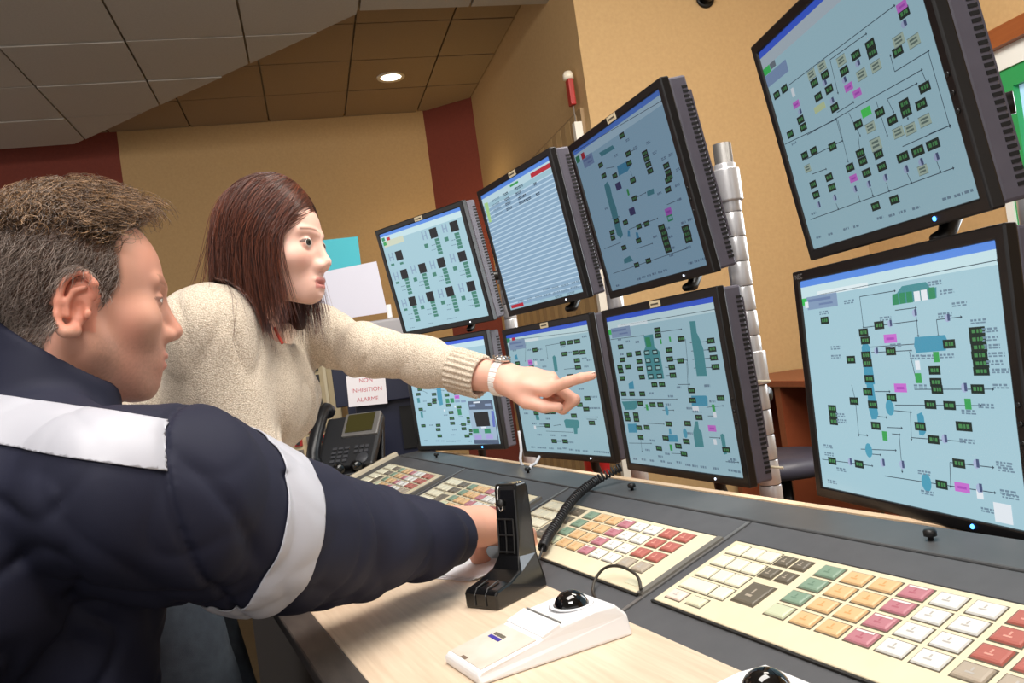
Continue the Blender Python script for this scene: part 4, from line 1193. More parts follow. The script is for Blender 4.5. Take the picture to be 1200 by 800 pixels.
def s_box(P, c, h, rr, R=None):
    q = P - np.asarray(c, np.float32)
    if R is not None:
        q = q @ np.asarray(R, np.float32)
    q = np.abs(q) - np.asarray(h, np.float32)
    return np.sqrt((np.maximum(q, 0) ** 2).sum(1)) + np.minimum(q.max(1), 0) - rr


def smin(a, b, k):
    h = np.clip(.5 + .5 * (b - a) / k, 0, 1)
    return b + h * (a - b) - k * h * (1 - h)


def smax(a, b, k):
    return -smin(-a, -b, k)


def chain(P, pts, rads, k=.01, d0=None):
    d = d0
    for i in range(len(pts) - 1):
        e = s_cap(P, pts[i], pts[i + 1], rads[i], rads[i + 1])
        d = e if d is None else smin(d, e, k)
    return d


def vnoise(P, f, seed=0):
    """cheap smooth noise from sines"""
    r = np.random.default_rng(seed)
    out = 0
    for k in range(4):
        w = r.normal(size=3) * f
        out = out + np.sin(P @ w.astype(np.float32) + r.uniform(0, 6))
    return out / 4


def polygonise(f, lo, hi, h):
    lo, hi = np.array(lo, float), np.array(hi, float)
    B_ = 4
    n = (np.ceil((hi - lo) / (h * B_)).astype(int)) * B_
    nb = n // B_
    g = [lo[i] + h * (B_ * np.arange(nb[i]) + (B_ - 1) / 2) for i in range(3)]
    C = np.stack(np.meshgrid(*g, indexing='ij'), -1).reshape(-1, 3).astype(np.float32)
    dc = f(C)
    act = np.abs(dc) < h * B_ * 1.35
    D = np.repeat(np.repeat(np.repeat(dc.reshape(nb), B_, 0), B_, 1), B_, 2).astype(np.float32)
    idx = np.argwhere(act.reshape(nb))
    off = np.stack(np.meshgrid(*[np.arange(B_)] * 3, indexing='ij'), -1).reshape(-1, 3)
    for c0 in range(0, len(idx), 6000):
        cells = (idx[c0:c0 + 6000, None, :] * B_ + off[None]).reshape(-1, 3)
        D[cells[:, 0], cells[:, 1], cells[:, 2]] = f((lo + h * cells).astype(np.float32))
    S = D < 0
    cnt = np.zeros(tuple(n - 1), np.int8)
    for dx in (0, 1):
        for dy in (0, 1):
            for dz in (0, 1):
                cnt += S[dx:n[0] - 1 + dx, dy:n[1] - 1 + dy, dz:n[2] - 1 + dz]
    mix = (cnt > 0) & (cnt < 8)
    ci = np.argwhere(mix)
    vid = np.full(mix.shape, -1, np.int64)
    vid[mix] = np.arange(len(ci))
    acc = np.zeros((len(ci), 3))
    num = np.zeros(len(ci))
    cor = [(0, 0, 0), (1, 0, 0), (0, 1, 0), (1, 1, 0), (0, 0, 1), (1, 0, 1), (0, 1, 1), (1, 1, 1)]
    for a in range(8):
        for b in range(a + 1, 8):
            if sum(abs(cor[a][i] - cor[b][i]) for i in range(3)) != 1:
                continue
            A, Bc = np.array(cor[a]), np.array(cor[b])
            da, dbb = D[tuple((ci + A).T)], D[tuple((ci + Bc).T)]
            m = (da < 0) != (dbb < 0)
            t = np.where(m, da / np.where(m, da - dbb, 1), 0)
            acc += np.where(m[:, None], A + t[:, None] * (Bc - A), 0)
            num += m
    verts = lo + h * (ci + acc / num[:, None])
    faces = []
    for ax in range(3):
        u, v = (ax + 1) % 3, (ax + 2) % 3
        s0 = [slice(1, n[i] - 1) for i in range(3)]
        s0[ax] = slice(0, n[ax] - 1)
        s1 = list(s0)
        s1[ax] = slice(1, n[ax])
        a, b = S[tuple(s0)], S[tuple(s1)]
        for flag, rev in ((a & ~b, False), (~a & b, True)):
            e = np.argwhere(flag)
            if not len(e):
                continue
            base = e.copy()
            base[:, u] += 1
            base[:, v] += 1
            q = []
            for du, dv in ((-1, -1), (0, -1), (0, 0), (-1, 0)):
                c = base.copy()
                c[:, u] += du
                c[:, v] += dv
                q.append(vid[tuple(c.T)])
            q = np.stack(q, 1)
            faces.append(q[:, ::-1] if rev else q)
    F = np.concatenate(faces)
    F = F[(F >= 0).all(1)]
    return verts, F


def laplace(V, F, it=2, lam=.5):
    E = np.concatenate([F[:, [0, 1]], F[:, [1, 2]], F[:, [2, 3]], F[:, [3, 0]]])
    for _ in range(it):
        s = np.zeros_like(V)
        c = np.zeros(len(V))
        np.add.at(s, E[:, 0], V[E[:, 1]]); np.add.at(s, E[:, 1], V[E[:, 0]])
        np.add.at(c, E[:, 0], 1); np.add.at(c, E[:, 1], 1)
        V = V + lam * (s / np.maximum(c, 1)[:, None] - V)
    return V


def sculpt(name, pieces, m, parent, color=None, smooth_it=2):
    """pieces: list of (f, lo, hi, h) -> one mesh object; color(V)->(n,4) linear"""
    Vs, Fs, n = [], [], 0
    for f, lo, hi, h in pieces:
        v, F = polygonise(f, lo, hi, h)
        v = laplace(v, F, smooth_it)
        Vs.append(v); Fs.append(F + n); n += len(v)
    V, F = np.concatenate(Vs), np.concatenate(Fs)
    me = bpy.data.meshes.new(name)
    me.vertices.add(len(V)); me.vertices.foreach_set('co', V.astype(np.float32).ravel())
    me.loops.add(F.size); me.loops.foreach_set('vertex_index', F.astype(np.int32).ravel())
    me.polygons.add(len(F)); me.polygons.foreach_set('loop_start', np.arange(0, F.size, 4, dtype=np.int32))
    me.update(calc_edges=True)
    me.polygons.foreach_set('use_smooth', np.ones(len(F), bool))
    me.materials.append(m)
    if color is not None:
        a = me.color_attributes.new('Col', 'FLOAT_COLOR', 'POINT')
        a.data.foreach_set('color', color(V).astype(np.float32).ravel())
    o = bpy.data.objects.new(name, me)
    COL.objects.link(o)
    o.parent = parent
    return o, V, F


def pose(yaw, pitch, roll=0.0):
    """columns: local x (person's right), y (facing), z (up) in world; yaw to the left positive"""
    return rotz(yaw) @ rotx(pitch) @ roty(roll)


# ---- head
HP_M = dict(nose=1.0, jaw=1.0, lip=1.0, brow=1.0, neck=1.0, fem=0.0)
HP_W = dict(nose=.86, jaw=.86, lip=1.0, brow=.5, neck=.74, fem=1.0)


def head_sdf(P, k):
    """local head coordinates in metres (x right, y forward, z up), origin between the ears"""
    X = P.copy()
    ax = np.abs(P[:, 0])
    S = np.stack([ax, P[:, 1], P[:, 2]], 1)
    f = k['fem']
    d = s_ell(P, (0, -.016 + .005 * f, .038), (.077, .098 - .012 * f, .086))
    d = smin(d, s_ell(P, (0, .036, .030), (.061, .053, .054)), .03)
    d = smin(d, s_ell(P, (0, .034, -.036 + .005 * f), (.058, .060, .078 - .009 * f)), .03)
    jw = .050 * k['jaw']
    d = smin(d, s_cap(S, (jw, .002, -.062 + .006 * f), (.016, .066, -.103 + .013 * f), .016, .017), .028)
    d = smin(d, s_cap(S, (jw, .002, -.062 + .006 * f), (.062 - .005 * f, -.006, -.01), .015, .014), .025)
    d = smin(d, s_ell(P, (0, .077 + .006 * f, -.102 + .014 * f), (.018 - .002 * f, .0135, .015 - .002 * f)), .016)
    d = smin(d, s_ell(S, (.043, .058, -.026), (.024, .024, .022)), .022)
    d = smin(d, s_cap(S, (.010, .0905, .021), (.044, .076, .0245), .0075 * (.55 + .45 * k['brow']), .006), .012)
    # muzzle under the lips
    d = smin(d, s_ell(P, (0, .076 - .003 * f, -.071), (.030, .022, .026)), .018)
    # sockets
    d = smax(d, -s_ell(S, (.033, .0965, .0025), (.0185, .0175, .0125)), .012)
    # nose
    n = k['nose']
    nt = (0, .0885 + .0205 * n, -.0315)
    nd = s_cap(P, (0, .0835, .016), nt, .0085 * n, .0108 * n)
    nd = smin(nd, s_cap(P, nt, (0, .0925, -.0440), .0092 * n, .0080), .007)
    nd = smin(nd, s_ell(S, (.0125 * n, .0965, -.0385), (.0082, .0120, .0082)), .007)
    d = smin(d, nd, .013)
    d = smax(d, -s_ell(S, (.0068, .1000, -.0485), (.0036, .0058, .0034)), .003)
    # lips
    lp = k['lip']
    d = smin(d, s_ell(P, (0, .0945 - .0035 * f, -.0645), (.0215 + .002 * f, .0085, .0052 * lp)), .005)
    d = smin(d, s_ell(P, (0, .0925 - .0035 * f, -.0765), (.0195 + .002 * f, .0090, .0062 * lp)), .005)
    d = smax(d, -s_ell(P, (0, .104 - .0015 * f, -.0703), (.021, .012, .0016 + .0014 * f)), .003)
    d = smax(d, -s_ell(P, (0, .107, -.0870), (.016, .012, .0045)), .008)
    d = smax(d, -s_ell(P, (0, .108, -.0565), (.003, .009, .007)), .006)
    # lids around the eyeball
    eb = s_ell(S, (.032, .0765 + .0025 * f, .0025), (.0138, .0128, .0125))
    lid = np.maximum(eb, -(s_ell(S, (.0335, .0915 + .0025 * f, .0012 + .0012 * f), (.0125 + .0016 * f, .0125,   .0019 + .0035 * f))))
    d = smin(d, lid, .004)
    return d


def ear_sdf(P, side, d):
    c = np.array([side * .0775, -.012, -.016])
    Re = rotz(-side * math.radians(24)) @ rotx(math.radians(-10))
    Q = (P - c.astype(np.float32)) @ Re.astype(np.float32)
    Q = Q * V3(side, 1, 1)
    A, Bv = .0185, .0335
    base = s_ell(Q, (.002, 0, .002), (.006, .0155, .030))
    e = smin(d, base, .008)
    ang = np.radians([70, 95, 120, 150, 180, 208, 232, 252, 268])
    pts = [(.0125 - .002 * math.sin(a), A * math.cos(a) * (1 if a < math.pi else .85) - .001, Bv * math.sin(a) + (0.004 if a < math.pi else 0)) for a in ang]
    rim = chain(Q, [V3(.003, .0165, .012), V3(.009, .0145, .026)] + [V3(*p) for p in pts], [.0035, .004, .0043, .0044, .0044, .0044, .0044, .0044, .0048, .0054, .0062], .004)
    e = smin(e, rim, .004)
    anti = chain(Q, [V3(.010, .006, .020), V3(.011, -.004, .014), V3(.0115, -.0085, .0), V3(.011, -.005, -.014)], [.003, .0034, .0036, .004], .003)
    e = smin(e, anti, .0035)
    e = smax(e, -s_ell(Q, (.0115, .0035, -.004), (.009, .0075, .0105)), .003)
    e = smin(e, s_ell(Q, (.009, .0145, -.009), (.005, .0042, .0065)), .004)
    e = smin(e, s_ell(Q, (.008, .004, -.029), (.0055, .0085, .0085)), .006)
    return e


def smoothstep(a, b, x):
    t = np.clip((x - a) / (b - a), 0, 1)
    return t * t * (3 - 2 * t)


def mixc(c, c2, w):
    return c * (1 - w[:, None]) + np.array(c2[:3])[None] * w[:, None]


def eyes(parent, R, c, sc, fem, pinv):
    """eyeballs with iris, and lashes"""
    out = []
    white = mat('eye_white', (228, 220, 214), .15)
    iris = mat('eye_iris', (58, 56, 50), .1)
    pup = mat('eye_pupil', (8, 8, 8), .1)
    for s in (-1, 1):
        q = MB()
        prof = [(.0127 * math.sin(a), .0127 * math.cos(a)) for a in np.linspace(0.001, math.pi, 20)]
        n = 20
        q.lathe(prof, n=n)
        for i in range(len(q.f)):
            ring = i // n
            q.m[i] = 2 if ring < 1 else (1 if ring < 3 else 0)
        o = q.build('eye', [white, iris, pup], parent, True)
        Rl = rotx(-math.pi / 2 + .02) @ rotz(0)
        M = R @ rotz(-.05 * s - .44 * fem) @ Rl
        p = c + R @ (np.array([s * .032, .0758 + .0030 * fem, .0025]) * sc)
        o.matrix_parent_inverse = pinv
        o.matrix_basis = Matrix([[M[i][0] * sc, M[i][1] * sc, M[i][2] * sc, p[i]] for i in range(3)] + [[0, 0, 0, 1]])
        out.append(o)
    return out


def strands(name, paths, rad, m, parent, cols):
    """paths (n,k,3); rad (n,) root radius; cols (n,3) linear: one mesh of thin three-sided strands"""
    n, k, _ = paths.shape
    T = np.gradient(paths, axis=1)
    T /= np.linalg.norm(T, axis=2, keepdims=True) + 1e-9
    ref = np.array([.31, .52, .79])
    U = np.cross(T, ref); U /= np.linalg.norm(U, axis=2, keepdims=True) + 1e-9
    W = np.cross(T, U)
    tp = np.linspace(1, .35, k)[None, :, None]
    ring = []
    for j in range(3):
        a = 2 * math.pi * j / 3
        ring.append(paths + rad[:, None, None] * tp * (math.cos(a) * U + math.sin(a) * W))
    V = np.stack(ring, 2).reshape(-1, 3)
    base = (np.arange(n)[:, None, None] * k + np.arange(k - 1)[None, :, None]) * 3
    j = np.arange(3)[None, None, :]
    F = np.stack([base + j, base + (j + 1) % 3, base + 3 + (j + 1) % 3, base + 3 + j], -1).reshape(-1, 4)
    me = bpy.data.meshes.new(name)
    me.vertices.add(len(V)); me.vertices.foreach_set('co', V.astype(np.float32).ravel())
    me.loops.add(F.size); me.loops.foreach_set('vertex_index', F.astype(np.int32).ravel())
    me.polygons.add(len(F)); me.polygons.foreach_set('loop_start', np.arange(0, F.size, 4, dtype=np.int32))
    me.update(calc_edges=True)
    me.polygons.foreach_set('use_smooth', np.ones(len(F), bool))
    a = me.color_attributes.new('Col', 'FLOAT_COLOR', 'POINT')
    c4 = np.concatenate([cols, np.ones((n, 1))], 1)
    a.data.foreach_set('color', np.repeat(c4, 3 * k, axis=0).astype(np.float32).ravel())
    me.materials.append(m)
    o = bpy.data.objects.new(name, me)
    COL.objects.link(o)
    o.parent = parent
    o['kind'] = 'stuff'
    return o


# ---- hand
FL = {'i': (.043, .026, .021), 'm': (.047, .030, .022), 'r': (.044, .028, .021), 'p': (.034, .021, .018)}


def hand_chains(wrist, f, n, side, curl, thumb, sc=1.0, spread=.06):
    """f along the hand, n out of the palm, side +1 right hand -1 left; curl: dict finger->three angles; returns list of (pts, radii)"""
    f = np.array(f, float); f /= np.linalg.norm(f)
    n = np.array(n, float); n -= f * (n @ f); n /= np.linalg.norm(n)
    l = np.cross(f, n) * side            # towards the thumb
    W = np.array(wrist, float)
    out = []
    for i, (k, lat, ln) in enumerate((('i', .027, .090), ('m', .008, .092), ('r', -.011, .086), ('p', -.028, .078))):
        kn = W + sc * (f * ln + l * lat - n * (.004 if k in 'mr' else .001))
        out.append(([W + sc * (l * lat * .62 + f * .006), W + sc * (f * ln * .55 + l * lat * .86), kn], [.0138 * sc, .0116 * sc, .0102 * sc]))
        d = f * math.cos(spread * (1.5 - i)) + l * math.sin(spread * (1.5 - i))
        pts, a = [kn], 0
        for j in range(3):
            a += curl[k][j]
            dr = d * math.cos(a) + n * math.sin(a)
            pts.append(pts[-1] + sc * dr * FL[k][j])
        r0 = {'i': .0102, 'm': .0103, 'r': .0098, 'p': .0086}[k] * sc
        out.append((pts, [r0, r0 * .92, r0 * .84, r0 * .70]))
    tb = W + sc * (l * .024 + f * .018 + n * .006)
    pts = [tb]
    for (a, b, c), L in zip(thumb, (.042, .032, .026)):
        dr = f * a + l * b + n * c
        pts.append(pts[-1] + sc * L * dr / np.linalg.norm(dr))
    out.append((pts, [.0142 * sc, .0114 * sc, .0100 * sc, .0082 * sc]))
    return out


def hand_sdf(P, chains, fore=None, k=.006):
    palm = None
    for i in (0, 2, 4, 6):
        palm = chain(P, chains[i][0], chains[i][1], .016, palm)
    d = palm
    if fore is not None:
        d = smin(d, chain(P, fore[0], fore[1], .012), .022)
    d = smin(d, chain(P, chains[8][0], chains[8][1], .005), .013)
    for i in (1, 3, 5, 7):
        d = smin(d, chain(P, chains[i][0], chains[i][1], .003), k)
    return d


def union(parts):
    """one distance function from (f, lo, hi) parts, each evaluated only near its own box"""
    def g(P):
        d = np.full(len(P), 9.0, np.float32)
        for f, lo, hi in parts:
            lo_, hi_ = np.asarray(lo, np.float32), np.asarray(hi, np.float32)
            q = np.maximum(np.maximum(lo_ - P, P - hi_), 0)
            box = np.sqrt((q * q).sum(1))
            m = box < .012
            far = ~m & (box + .004 < d)
            d[far] = box[far] + .004
            if m.any():
                d[m] = np.minimum(d[m], f(P[m]))
        return d
    lo = np.min([np.array(p[1], float) for p in parts], 0)
    hi = np.max([np.array(p[2], float) for p in parts], 0)
    return g, lo, hi


def bounds(pts, pad):
    A = np.concatenate([np.atleast_2d(np.array(p, float)) for p in pts])
    return A.min(0) - pad, A.max(0) + pad


skin_mat = vcol_mat('skin', .48, .35, sss=.12, bump=(900, .06))
hair_mat = vcol_mat('hair_fibre', .30, .8)


# ================================================================== man in navy jacket
man = thing('person', 'man in navy jacket with white reflective bands reaching over the console', 'person', (-1.1, -.42, 0))
mi_ = Matrix.Translation((1.1, .42, 0))
HM = pose(math.radians(12), math.radians(-8))
SCM = 1.0
ear_w = at(92, 357, .935)
HCM = ear_w - HM @ (np.array([.082, -.012, -.016]) * SCM)


def hl(P):
    return ((P - HCM.astype(np.float32)) @ HM.astype(np.float32)) / SCM


nk0, nk1 = np.array([0, -.030, -.07]), HM.T @ (np.array([-1.10, -.115, 1.02]) - HCM)


def man_head(P):
    L = hl(P)
    d = head_sdf(L, HP_M)
    d = ear_sdf(L, 1, d)
    d = ear_sdf(L, -1, d)
    nk = s_cap(L, nk0, nk1, .054, .062)
    nk = smin(nk, s_cap(L, (0, .012, -.085), nk1 + np.array([0, .03, 0]), .032, .04), .03)
    return smin(d, nk, .022) * SCM


# right hand pressing keys, left hand on the thigh
WR = at(562, 616, 1.315)
fR = at(612, 632, 1.40) - WR
chR = hand_chains(WR, fR, (0.05, .1, -1), 1, {'i': (.35, .35, .25), 'm': (.75, .7, .4), 'r': (.95, .8, .5), 'p': (1.0, .9, .5)}, ((.75, .35, .55), (.95, .1, .35), (1, -.1, .2)), 1.15)
foreR = ([WR, at(500, 622, 1.22)], [.031, .036])
WL = np.array([-1.335, -.10, .645])
chL = hand_chains(WL, (-.03, .95, -.1), (0, -.1, -1), -1, {k: (.15, .25, .2) for k in 'imrp'}, ((.8, .55, .2), (.95, .3, .2), (1, .1, .1)), 1.05)
foreL = ([WL, WL + np.array([-.03, -.14, .05])], [.027, .034])

SK_M, SK_F = rgb(206, 153, 131), rgb(232, 186, 160)
scalp = rgb(74, 58, 46)
beard = rgb(150, 112, 94)


def hair_mask(L):
    """1 where the man's hair grows (local head coordinates)"""
    zz = np.array([-.09, -.045, -.02, 0, .02, .045, .07, .085, .1, .14])
    yy = np.array([-.05, -.035, .008, .026, .033, .030, .026, .044, .074, .09])
    front = np.interp(L[:, 2], zz, yy)
    w = smoothstep(.006, -.006, L[:, 1] - front)
    w *= smoothstep(-.085, -.07, L[:, 2] + .25 * np.minimum(0, L[:, 1] + .05))
    earz = ((L[:, 1] + .012) / .026) ** 2 + ((L[:, 2] + .018) / .038) ** 2
    w *= np.where((np.abs(L[:, 0]) > .06) & (earz < 1.0), 0, 1)
    w *= np.where((L[:, 2] < -.03) & (L[:, 1] > -.03), 0, 1)
    return w


def man_skin(V):
    L = hl(V)
    n = len(V)
    c = np.tile(np.array(SK_M[:3]), (n, 1))
    hd = (L[:, 2] > -.19) & (np.abs(L[:, 0]) < .12) & (L[:, 1] > -.16) & (L[:, 1] < .16)
    hand = ~hd
    c = np.where(hand[:, None], np.array(rgb(220, 168, 146)[:3]), c)
    ax = np.abs(L[:, 0])
    bw = smoothstep(-.035, -.062, L[:, 2]) * smoothstep(-.01, .02, L[:, 1]) * hd * .75
    bw *= .6 + .4 * RNG.random(n)
    c = mixc(c, beard, bw)
    c = mixc(c, rgb(214, 136, 112), np.where(hd & (ax > .072) & (L[:, 1] < .012) & (L[:, 2] > -.045), .7, 0.) * hd)
    lip = hd & (ax < .023) & (L[:, 1] > .088) & (np.abs(L[:, 2] + .0705) < .0115)
    c = mixc(c, rgb(190, 124, 112), np.where(lip, .6, 0.))
    br = hd & (L[:, 1] > .06) & (np.abs(L[:, 2] - .0265 - .0) < .0055) & (ax > .012) & (ax < .05)
    c = mixc(c, rgb(128, 96, 74), np.where(br, .6, 0.))
    e1 = ((ax - .0335) / .0145) ** 2 + ((L[:, 2] - .0015) / .0042) ** 2
    c = mixc(c, rgb(92, 62, 52), np.where(hd & (L[:, 1] > .068) & (e1 < 1.1), .7, 0.))
    c = mixc(c, rgb(222, 140, 118), hd * .35 * (vnoise(L.astype(np.float32), 70, 51) * .8 + .2).clip(0, 1))
    c = mixc(c, scalp, hair_mask(L) * hd * .92)
    c = mixc(c, rgb(226, 150, 120), np.where(hand, .25 * (vnoise(V.astype(np.float32), 60, 5) + .5).clip(0, 1), 0.))
    return np.concatenate([c, np.ones((n, 1))], 1)


lo, hi = bounds([HCM + HM @ np.array(v) for v in ((-.1, -.13, -.2), (.1, .14, .14), (0, 0, 0), (.1, -.13, .14), (-.1, .14, -.2), (-.1, .14, .14), (.1, -.12, -.2))], .01)
hR = lambda P: hand_sdf(P, chR, foreR)
hL = lambda P: hand_sdf(P, chL, foreL)
def man_core(P):
    d = s_cap(P, (-1.10, -.10, 1.0), (-1.09, -.22, .80), .075, .10)
    d = smin(d, chain(P, [V3(-1.08, -.09, 1.0), shR, at(300, 620, .97), at(430, 632, 1.10), foreR[0][1]], [.05, .048, .042, .036, .033], .02), .02)
    d = smin(d, chain(P, [V3(-1.13, -.09, 1.0), shL_, elL, foreL[0][1]], [.05, .046, .036, .033], .02), .02)
    return d


shR, shL_ = np.array([-.945, -.035, .985]), np.array([-1.29, -.045, .985])
elL = np.array([-1.42, -.16, .77])
l3, h3 = bounds([shR, shL_, elL, foreR[0][1], foreL[0][1], np.array([-1.09, -.22, .78])], .06)
prt = [(man_head, lo, hi), (man_core, l3, h3)]
for fn, ch, fo in ((hR, chR, foreR), (hL, chL, foreL)):
    l2, h2 = bounds([p for c in ch for p in c[0]] + list(fo[0]), .03)
    prt.append((fn, l2, h2))
uf, ul, uh = union(prt)
pcs = [(uf, ul - .01, uh + .01, .0022)]
body_m, VM, FM_ = sculpt('body', pcs, skin_mat, man, man_skin, 1)
body_m.matrix_parent_inverse = mi_
eyes(man, HM, HCM, SCM, 0, mi_)

# hair: short greying sides, long curls on top swept forward
LM = hl(VM)
hm = hair_mask(LM) * (np.abs(LM[:, 2]) < .2) * (LM[:, 1] > -.14) * (LM[:, 1] < .13) * (np.abs(LM[:, 0]) < .1)
cand = np.flatnonzero(hm > .5)


def vnorm(V, F):
    nf = np.cross(V[F[:, 2]] - V[F[:, 0]], V[F[:, 3]] - V[F[:, 1]])
    N = np.zeros_like(V)
    for j in range(4):
        np.add.at(N, F[:, j], nf)
    return N / (np.linalg.norm(N, axis=1, keepdims=True) + 1e-12)


NM = vnorm(VM, FM_)


def grow(sel, length, comb, curl_amp, curl_f, k, lift, jit):
    """strands from vertices sel; comb (n,3) unit direction in world"""
    n = len(sel)
    P = VM[sel] + RNG.normal(size=(n, 3)) * .0008
    N = NM[sel]
    D = N * lift + comb + RNG.normal(size=(n, 3)) * jit
    D -= N * np.minimum(0, (D * N).sum(1, keepdims=True) - .05)
    D /= np.linalg.norm(D, axis=1, keepdims=True)
    U = np.cross(D, N + .01); U /= np.linalg.norm(U, axis=1, keepdims=True) + 1e-9
    W = np.cross(D, U)
    ph = (9 * vnoise(P.astype(np.float32), 130, 77) + 5 * vnoise(P.astype(np.float32), 60, 78))[:, None] + RNG.normal(size=(n, 1)) * .35
    t = np.linspace(0, 1, k)
    out = np.zeros((n, k, 3))
    for i, tt in enumerate(t):
        bend = -N * (.35 * tt * tt) * length[:, None]
        a = curl_f * tt * 6.28 + ph
        out[:, i] = P + D * (length * tt)[:, None] + bend + (U * np.cos(a) + W * np.sin(a)) * (curl_amp[:, None] * tt ** .6) - (U * np.cos(ph) + W * np.sin(ph)) * 0
    return out


zl, yl = LM[cand, 2], LM[cand, 1]
topw = smoothstep(.045, .075, zl + .15 * yl)
# sides
sc_ = RNG.choice(cand, 9000, p=(1.15 - topw) / (1.15 - topw).sum())
comb = (HM @ np.array([0, -.45, -.75]))[None] + 0 * VM[sc_]
Ls = .010 + .010 * RNG.random(len(sc_)) + .012 * smoothstep(.0, .06, LM[sc_, 2])
pth = grow(sc_, Ls, comb, Ls * .10, .6, 4, .35, .25)
g = RNG.random((len(sc_), 1))
cs = np.array(rgb(80, 64, 54)[:3]) * (1 - g) + np.array(rgb(168, 150, 138)[:3]) * g
low_ = smoothstep(.05, .0, LM[sc_, 2])[:, None]
cs = cs * (1 - .25 * low_) + np.array(rgb(150, 136, 128)[:3]) * .25 * low_
strands('short_hair', pth, np.full(len(sc_), .00038), hair_mat, man, cs).matrix_parent_inverse = mi_
# top
sel = RNG.choice(cand, 5200, p=topw / topw.sum())
back = smoothstep(.03, -.06, LM[sel, 1])[:, None]
comb = (HM @ np.array([0, .95, .42]))[None] * (1 - back) + (HM @ np.array([0, -.5, .35]))[None] * back
frn = smoothstep(.03, .075, LM[sel, 1])
mid = smoothstep(-.06, .05, LM[sel, 1])
Lt = (.018 + .016 * RNG.random(len(sel))) * (1 + .9 * mid + 1.9 * frn)
comb = comb + (HM @ np.array([0, -.15, .75]))[None] * (mid * (1 - .55 * frn))[:, None]
pth = grow(sel, Lt, comb, .0055 + .0065 * RNG.random(len(sel)), 1.3, 11, .85, .16)
# the quiff curls over and down in front
dn = HM @ np.array([0, -.1, -1.])
tt = np.linspace(0, 1, 11)[None, :, None] ** 3
pth = pth + dn[None, None] * tt * (frn * .036)[:, None, None]
g = RNG.random((len(sel), 1)) ** 1.6
cs = np.array(rgb(66, 46, 32)[:3]) * (1 - g) + np.array(rgb(176, 138, 100)[:3]) * g
strands('curly_top_hair', pth, np.full(len(sel), .00058), hair_mat, man, cs).matrix_parent_inverse = mi_

# jacket
shR, shL_ = np.array([-.945, -.035, .985]), np.array([-1.29, -.045, .985])
sl = [shR, at(215, 590, .90), at(300, 620, .97), at(360, 629, 1.03), at(430, 635, 1.10), at(490, 633, 1.185), at(545, 627, 1.285)]
slr = [.088, .104, .093, .083, .068, .056, .043]
elL, wrL = np.array([-1.42, -.16, .77]), WL + np.array([-.005, -.05, .02])
tor = [np.array([-1.10, -.46, .50]), np.array([-1.10, -.38, .72]), np.array([-1.105, -.235, .90]), np.array([-1.11, -.135, 1.0])]
AX = at(545, 627, 1.285) - at(490, 633, 1.185); AX /= np.linalg.norm(AX)


def fold(P):
    """creases of the cloth: bunching near the elbow, cuff and armpit"""
    def ridge(Q, f, seed, sharp=2.0):
        return np.clip(1 - np.abs(vnoise(Q, f, seed)) * 3.0, 0, 1) ** sharp
    t = (P - sl[4].astype(np.float32)) @ AX.astype(np.float32)
    near = np.exp(-(t / .13) ** 2)
    Qa = P * V3(1.6, 1.6, .7)
    a = (.0030 * ridge(Qa, 26, 31) + .0012 * np.sin(t * 80 + 4 * vnoise(P, 16, 3))) * near
    b = .0030 * vnoise(P, 20, 8) + .0032 * ridge(P * V3(1, 1.5, .8), 15, 12)
    dd = P - np.array([-.97, .02, .90], np.float32)
    c = .0055 * ridge(P * V3(.8, 1.0, 1.4), 24, 41) * np.exp(-((dd * dd).sum(1)) / .02)
    e = P - np.array([-1.0, -.2, .78], np.float32)
    g = .0060 * ridge(P * V3(.6, 1.2, 1.2), 17, 14) * np.exp(-((e * e).sum(1)) / .06)
    return 1.7 * (a + b + c + g)


def jacket(P):
    d = None
    tr = np.array([.155, .165, .178, .155])
    Q = P.copy()
    # torso as chain of ellipsoids wider across the shoulders (x)
    for i in range(3):
        for f in (0, .5):
            c = tor[i] * (1 - f) + tor[i + 1] * f
            w = (.185, .19, .205, .20)[i] * (1 - f) + (.185, .19, .205, .20)[i + 1] * f
            e = s_ell(P, c, (w, (.19, .175, .14)[i], .15))
            d = e if d is None else smin(d, e, .06)
    d = smin(d, s_ell(P, (-1.105, -.125, 1.005), (.175, .115, .085)), .05)
    d = smin(d, s_cap(P, at(112, 690, .95), at(92, 880, .95), .078, .082), .05)
    d = smin(d, s_cap(P, shR, (-1.04, -.09, 1.045), .080, .055), .045)
    d = smin(d, s_cap(P, shL_, (-1.17, -.09, 1.045), .080, .055), .045)
    arm = chain(P, sl, slr, .03)
    armL = chain(P, [shL_, elL, wrL], [.085, .062, .045], .03)
    d = smin(d, arm, .035)
    d = smin(d, armL, .03)
    # armhole seam
    pl = (P - np.array([-.935, .040, .99], np.float32)) @ SEAMN
    d = d + .006 * np.exp(-(pl / .0040) ** 2) * (P[:, 0] > -1.02)
    # back panel seam
    pl2 = (P - np.array([-.99, -.13, .8], np.float32)) @ V3(.62, -.2, .12)
    d = d + .004 * np.exp(-(pl2 / .004) ** 2) * (P[:, 0] > -1.1) * (P[:, 2] < .98)
    d = d + fold(P)
    # stand collar
    Lp = hl(P)
    cl = np.abs(s_cap(Lp, nk0 * .95 + nk1 * .05, nk1, .071, .088)) - .0055
    top = (P - (HCM + HM @ np.array([0, -.045, -.046])).astype(np.float32)) @ CLN
    cl = smax(cl, top, .006)
    d = smin(d, cl, .012)
    # open cuff
    cut = (P - sl[-1].astype(np.float32)) @ AX.astype(np.float32)
    d = smax(d, cut + .030, .006)
    hole = chain(P, [sl[-1] - AX * .08, sl[-1] + AX * .1], [.030, .036], .01)
    d = smax(d, -hole, .004)
    d = smax(d, .52 - P[:, 2], .01)
    return d


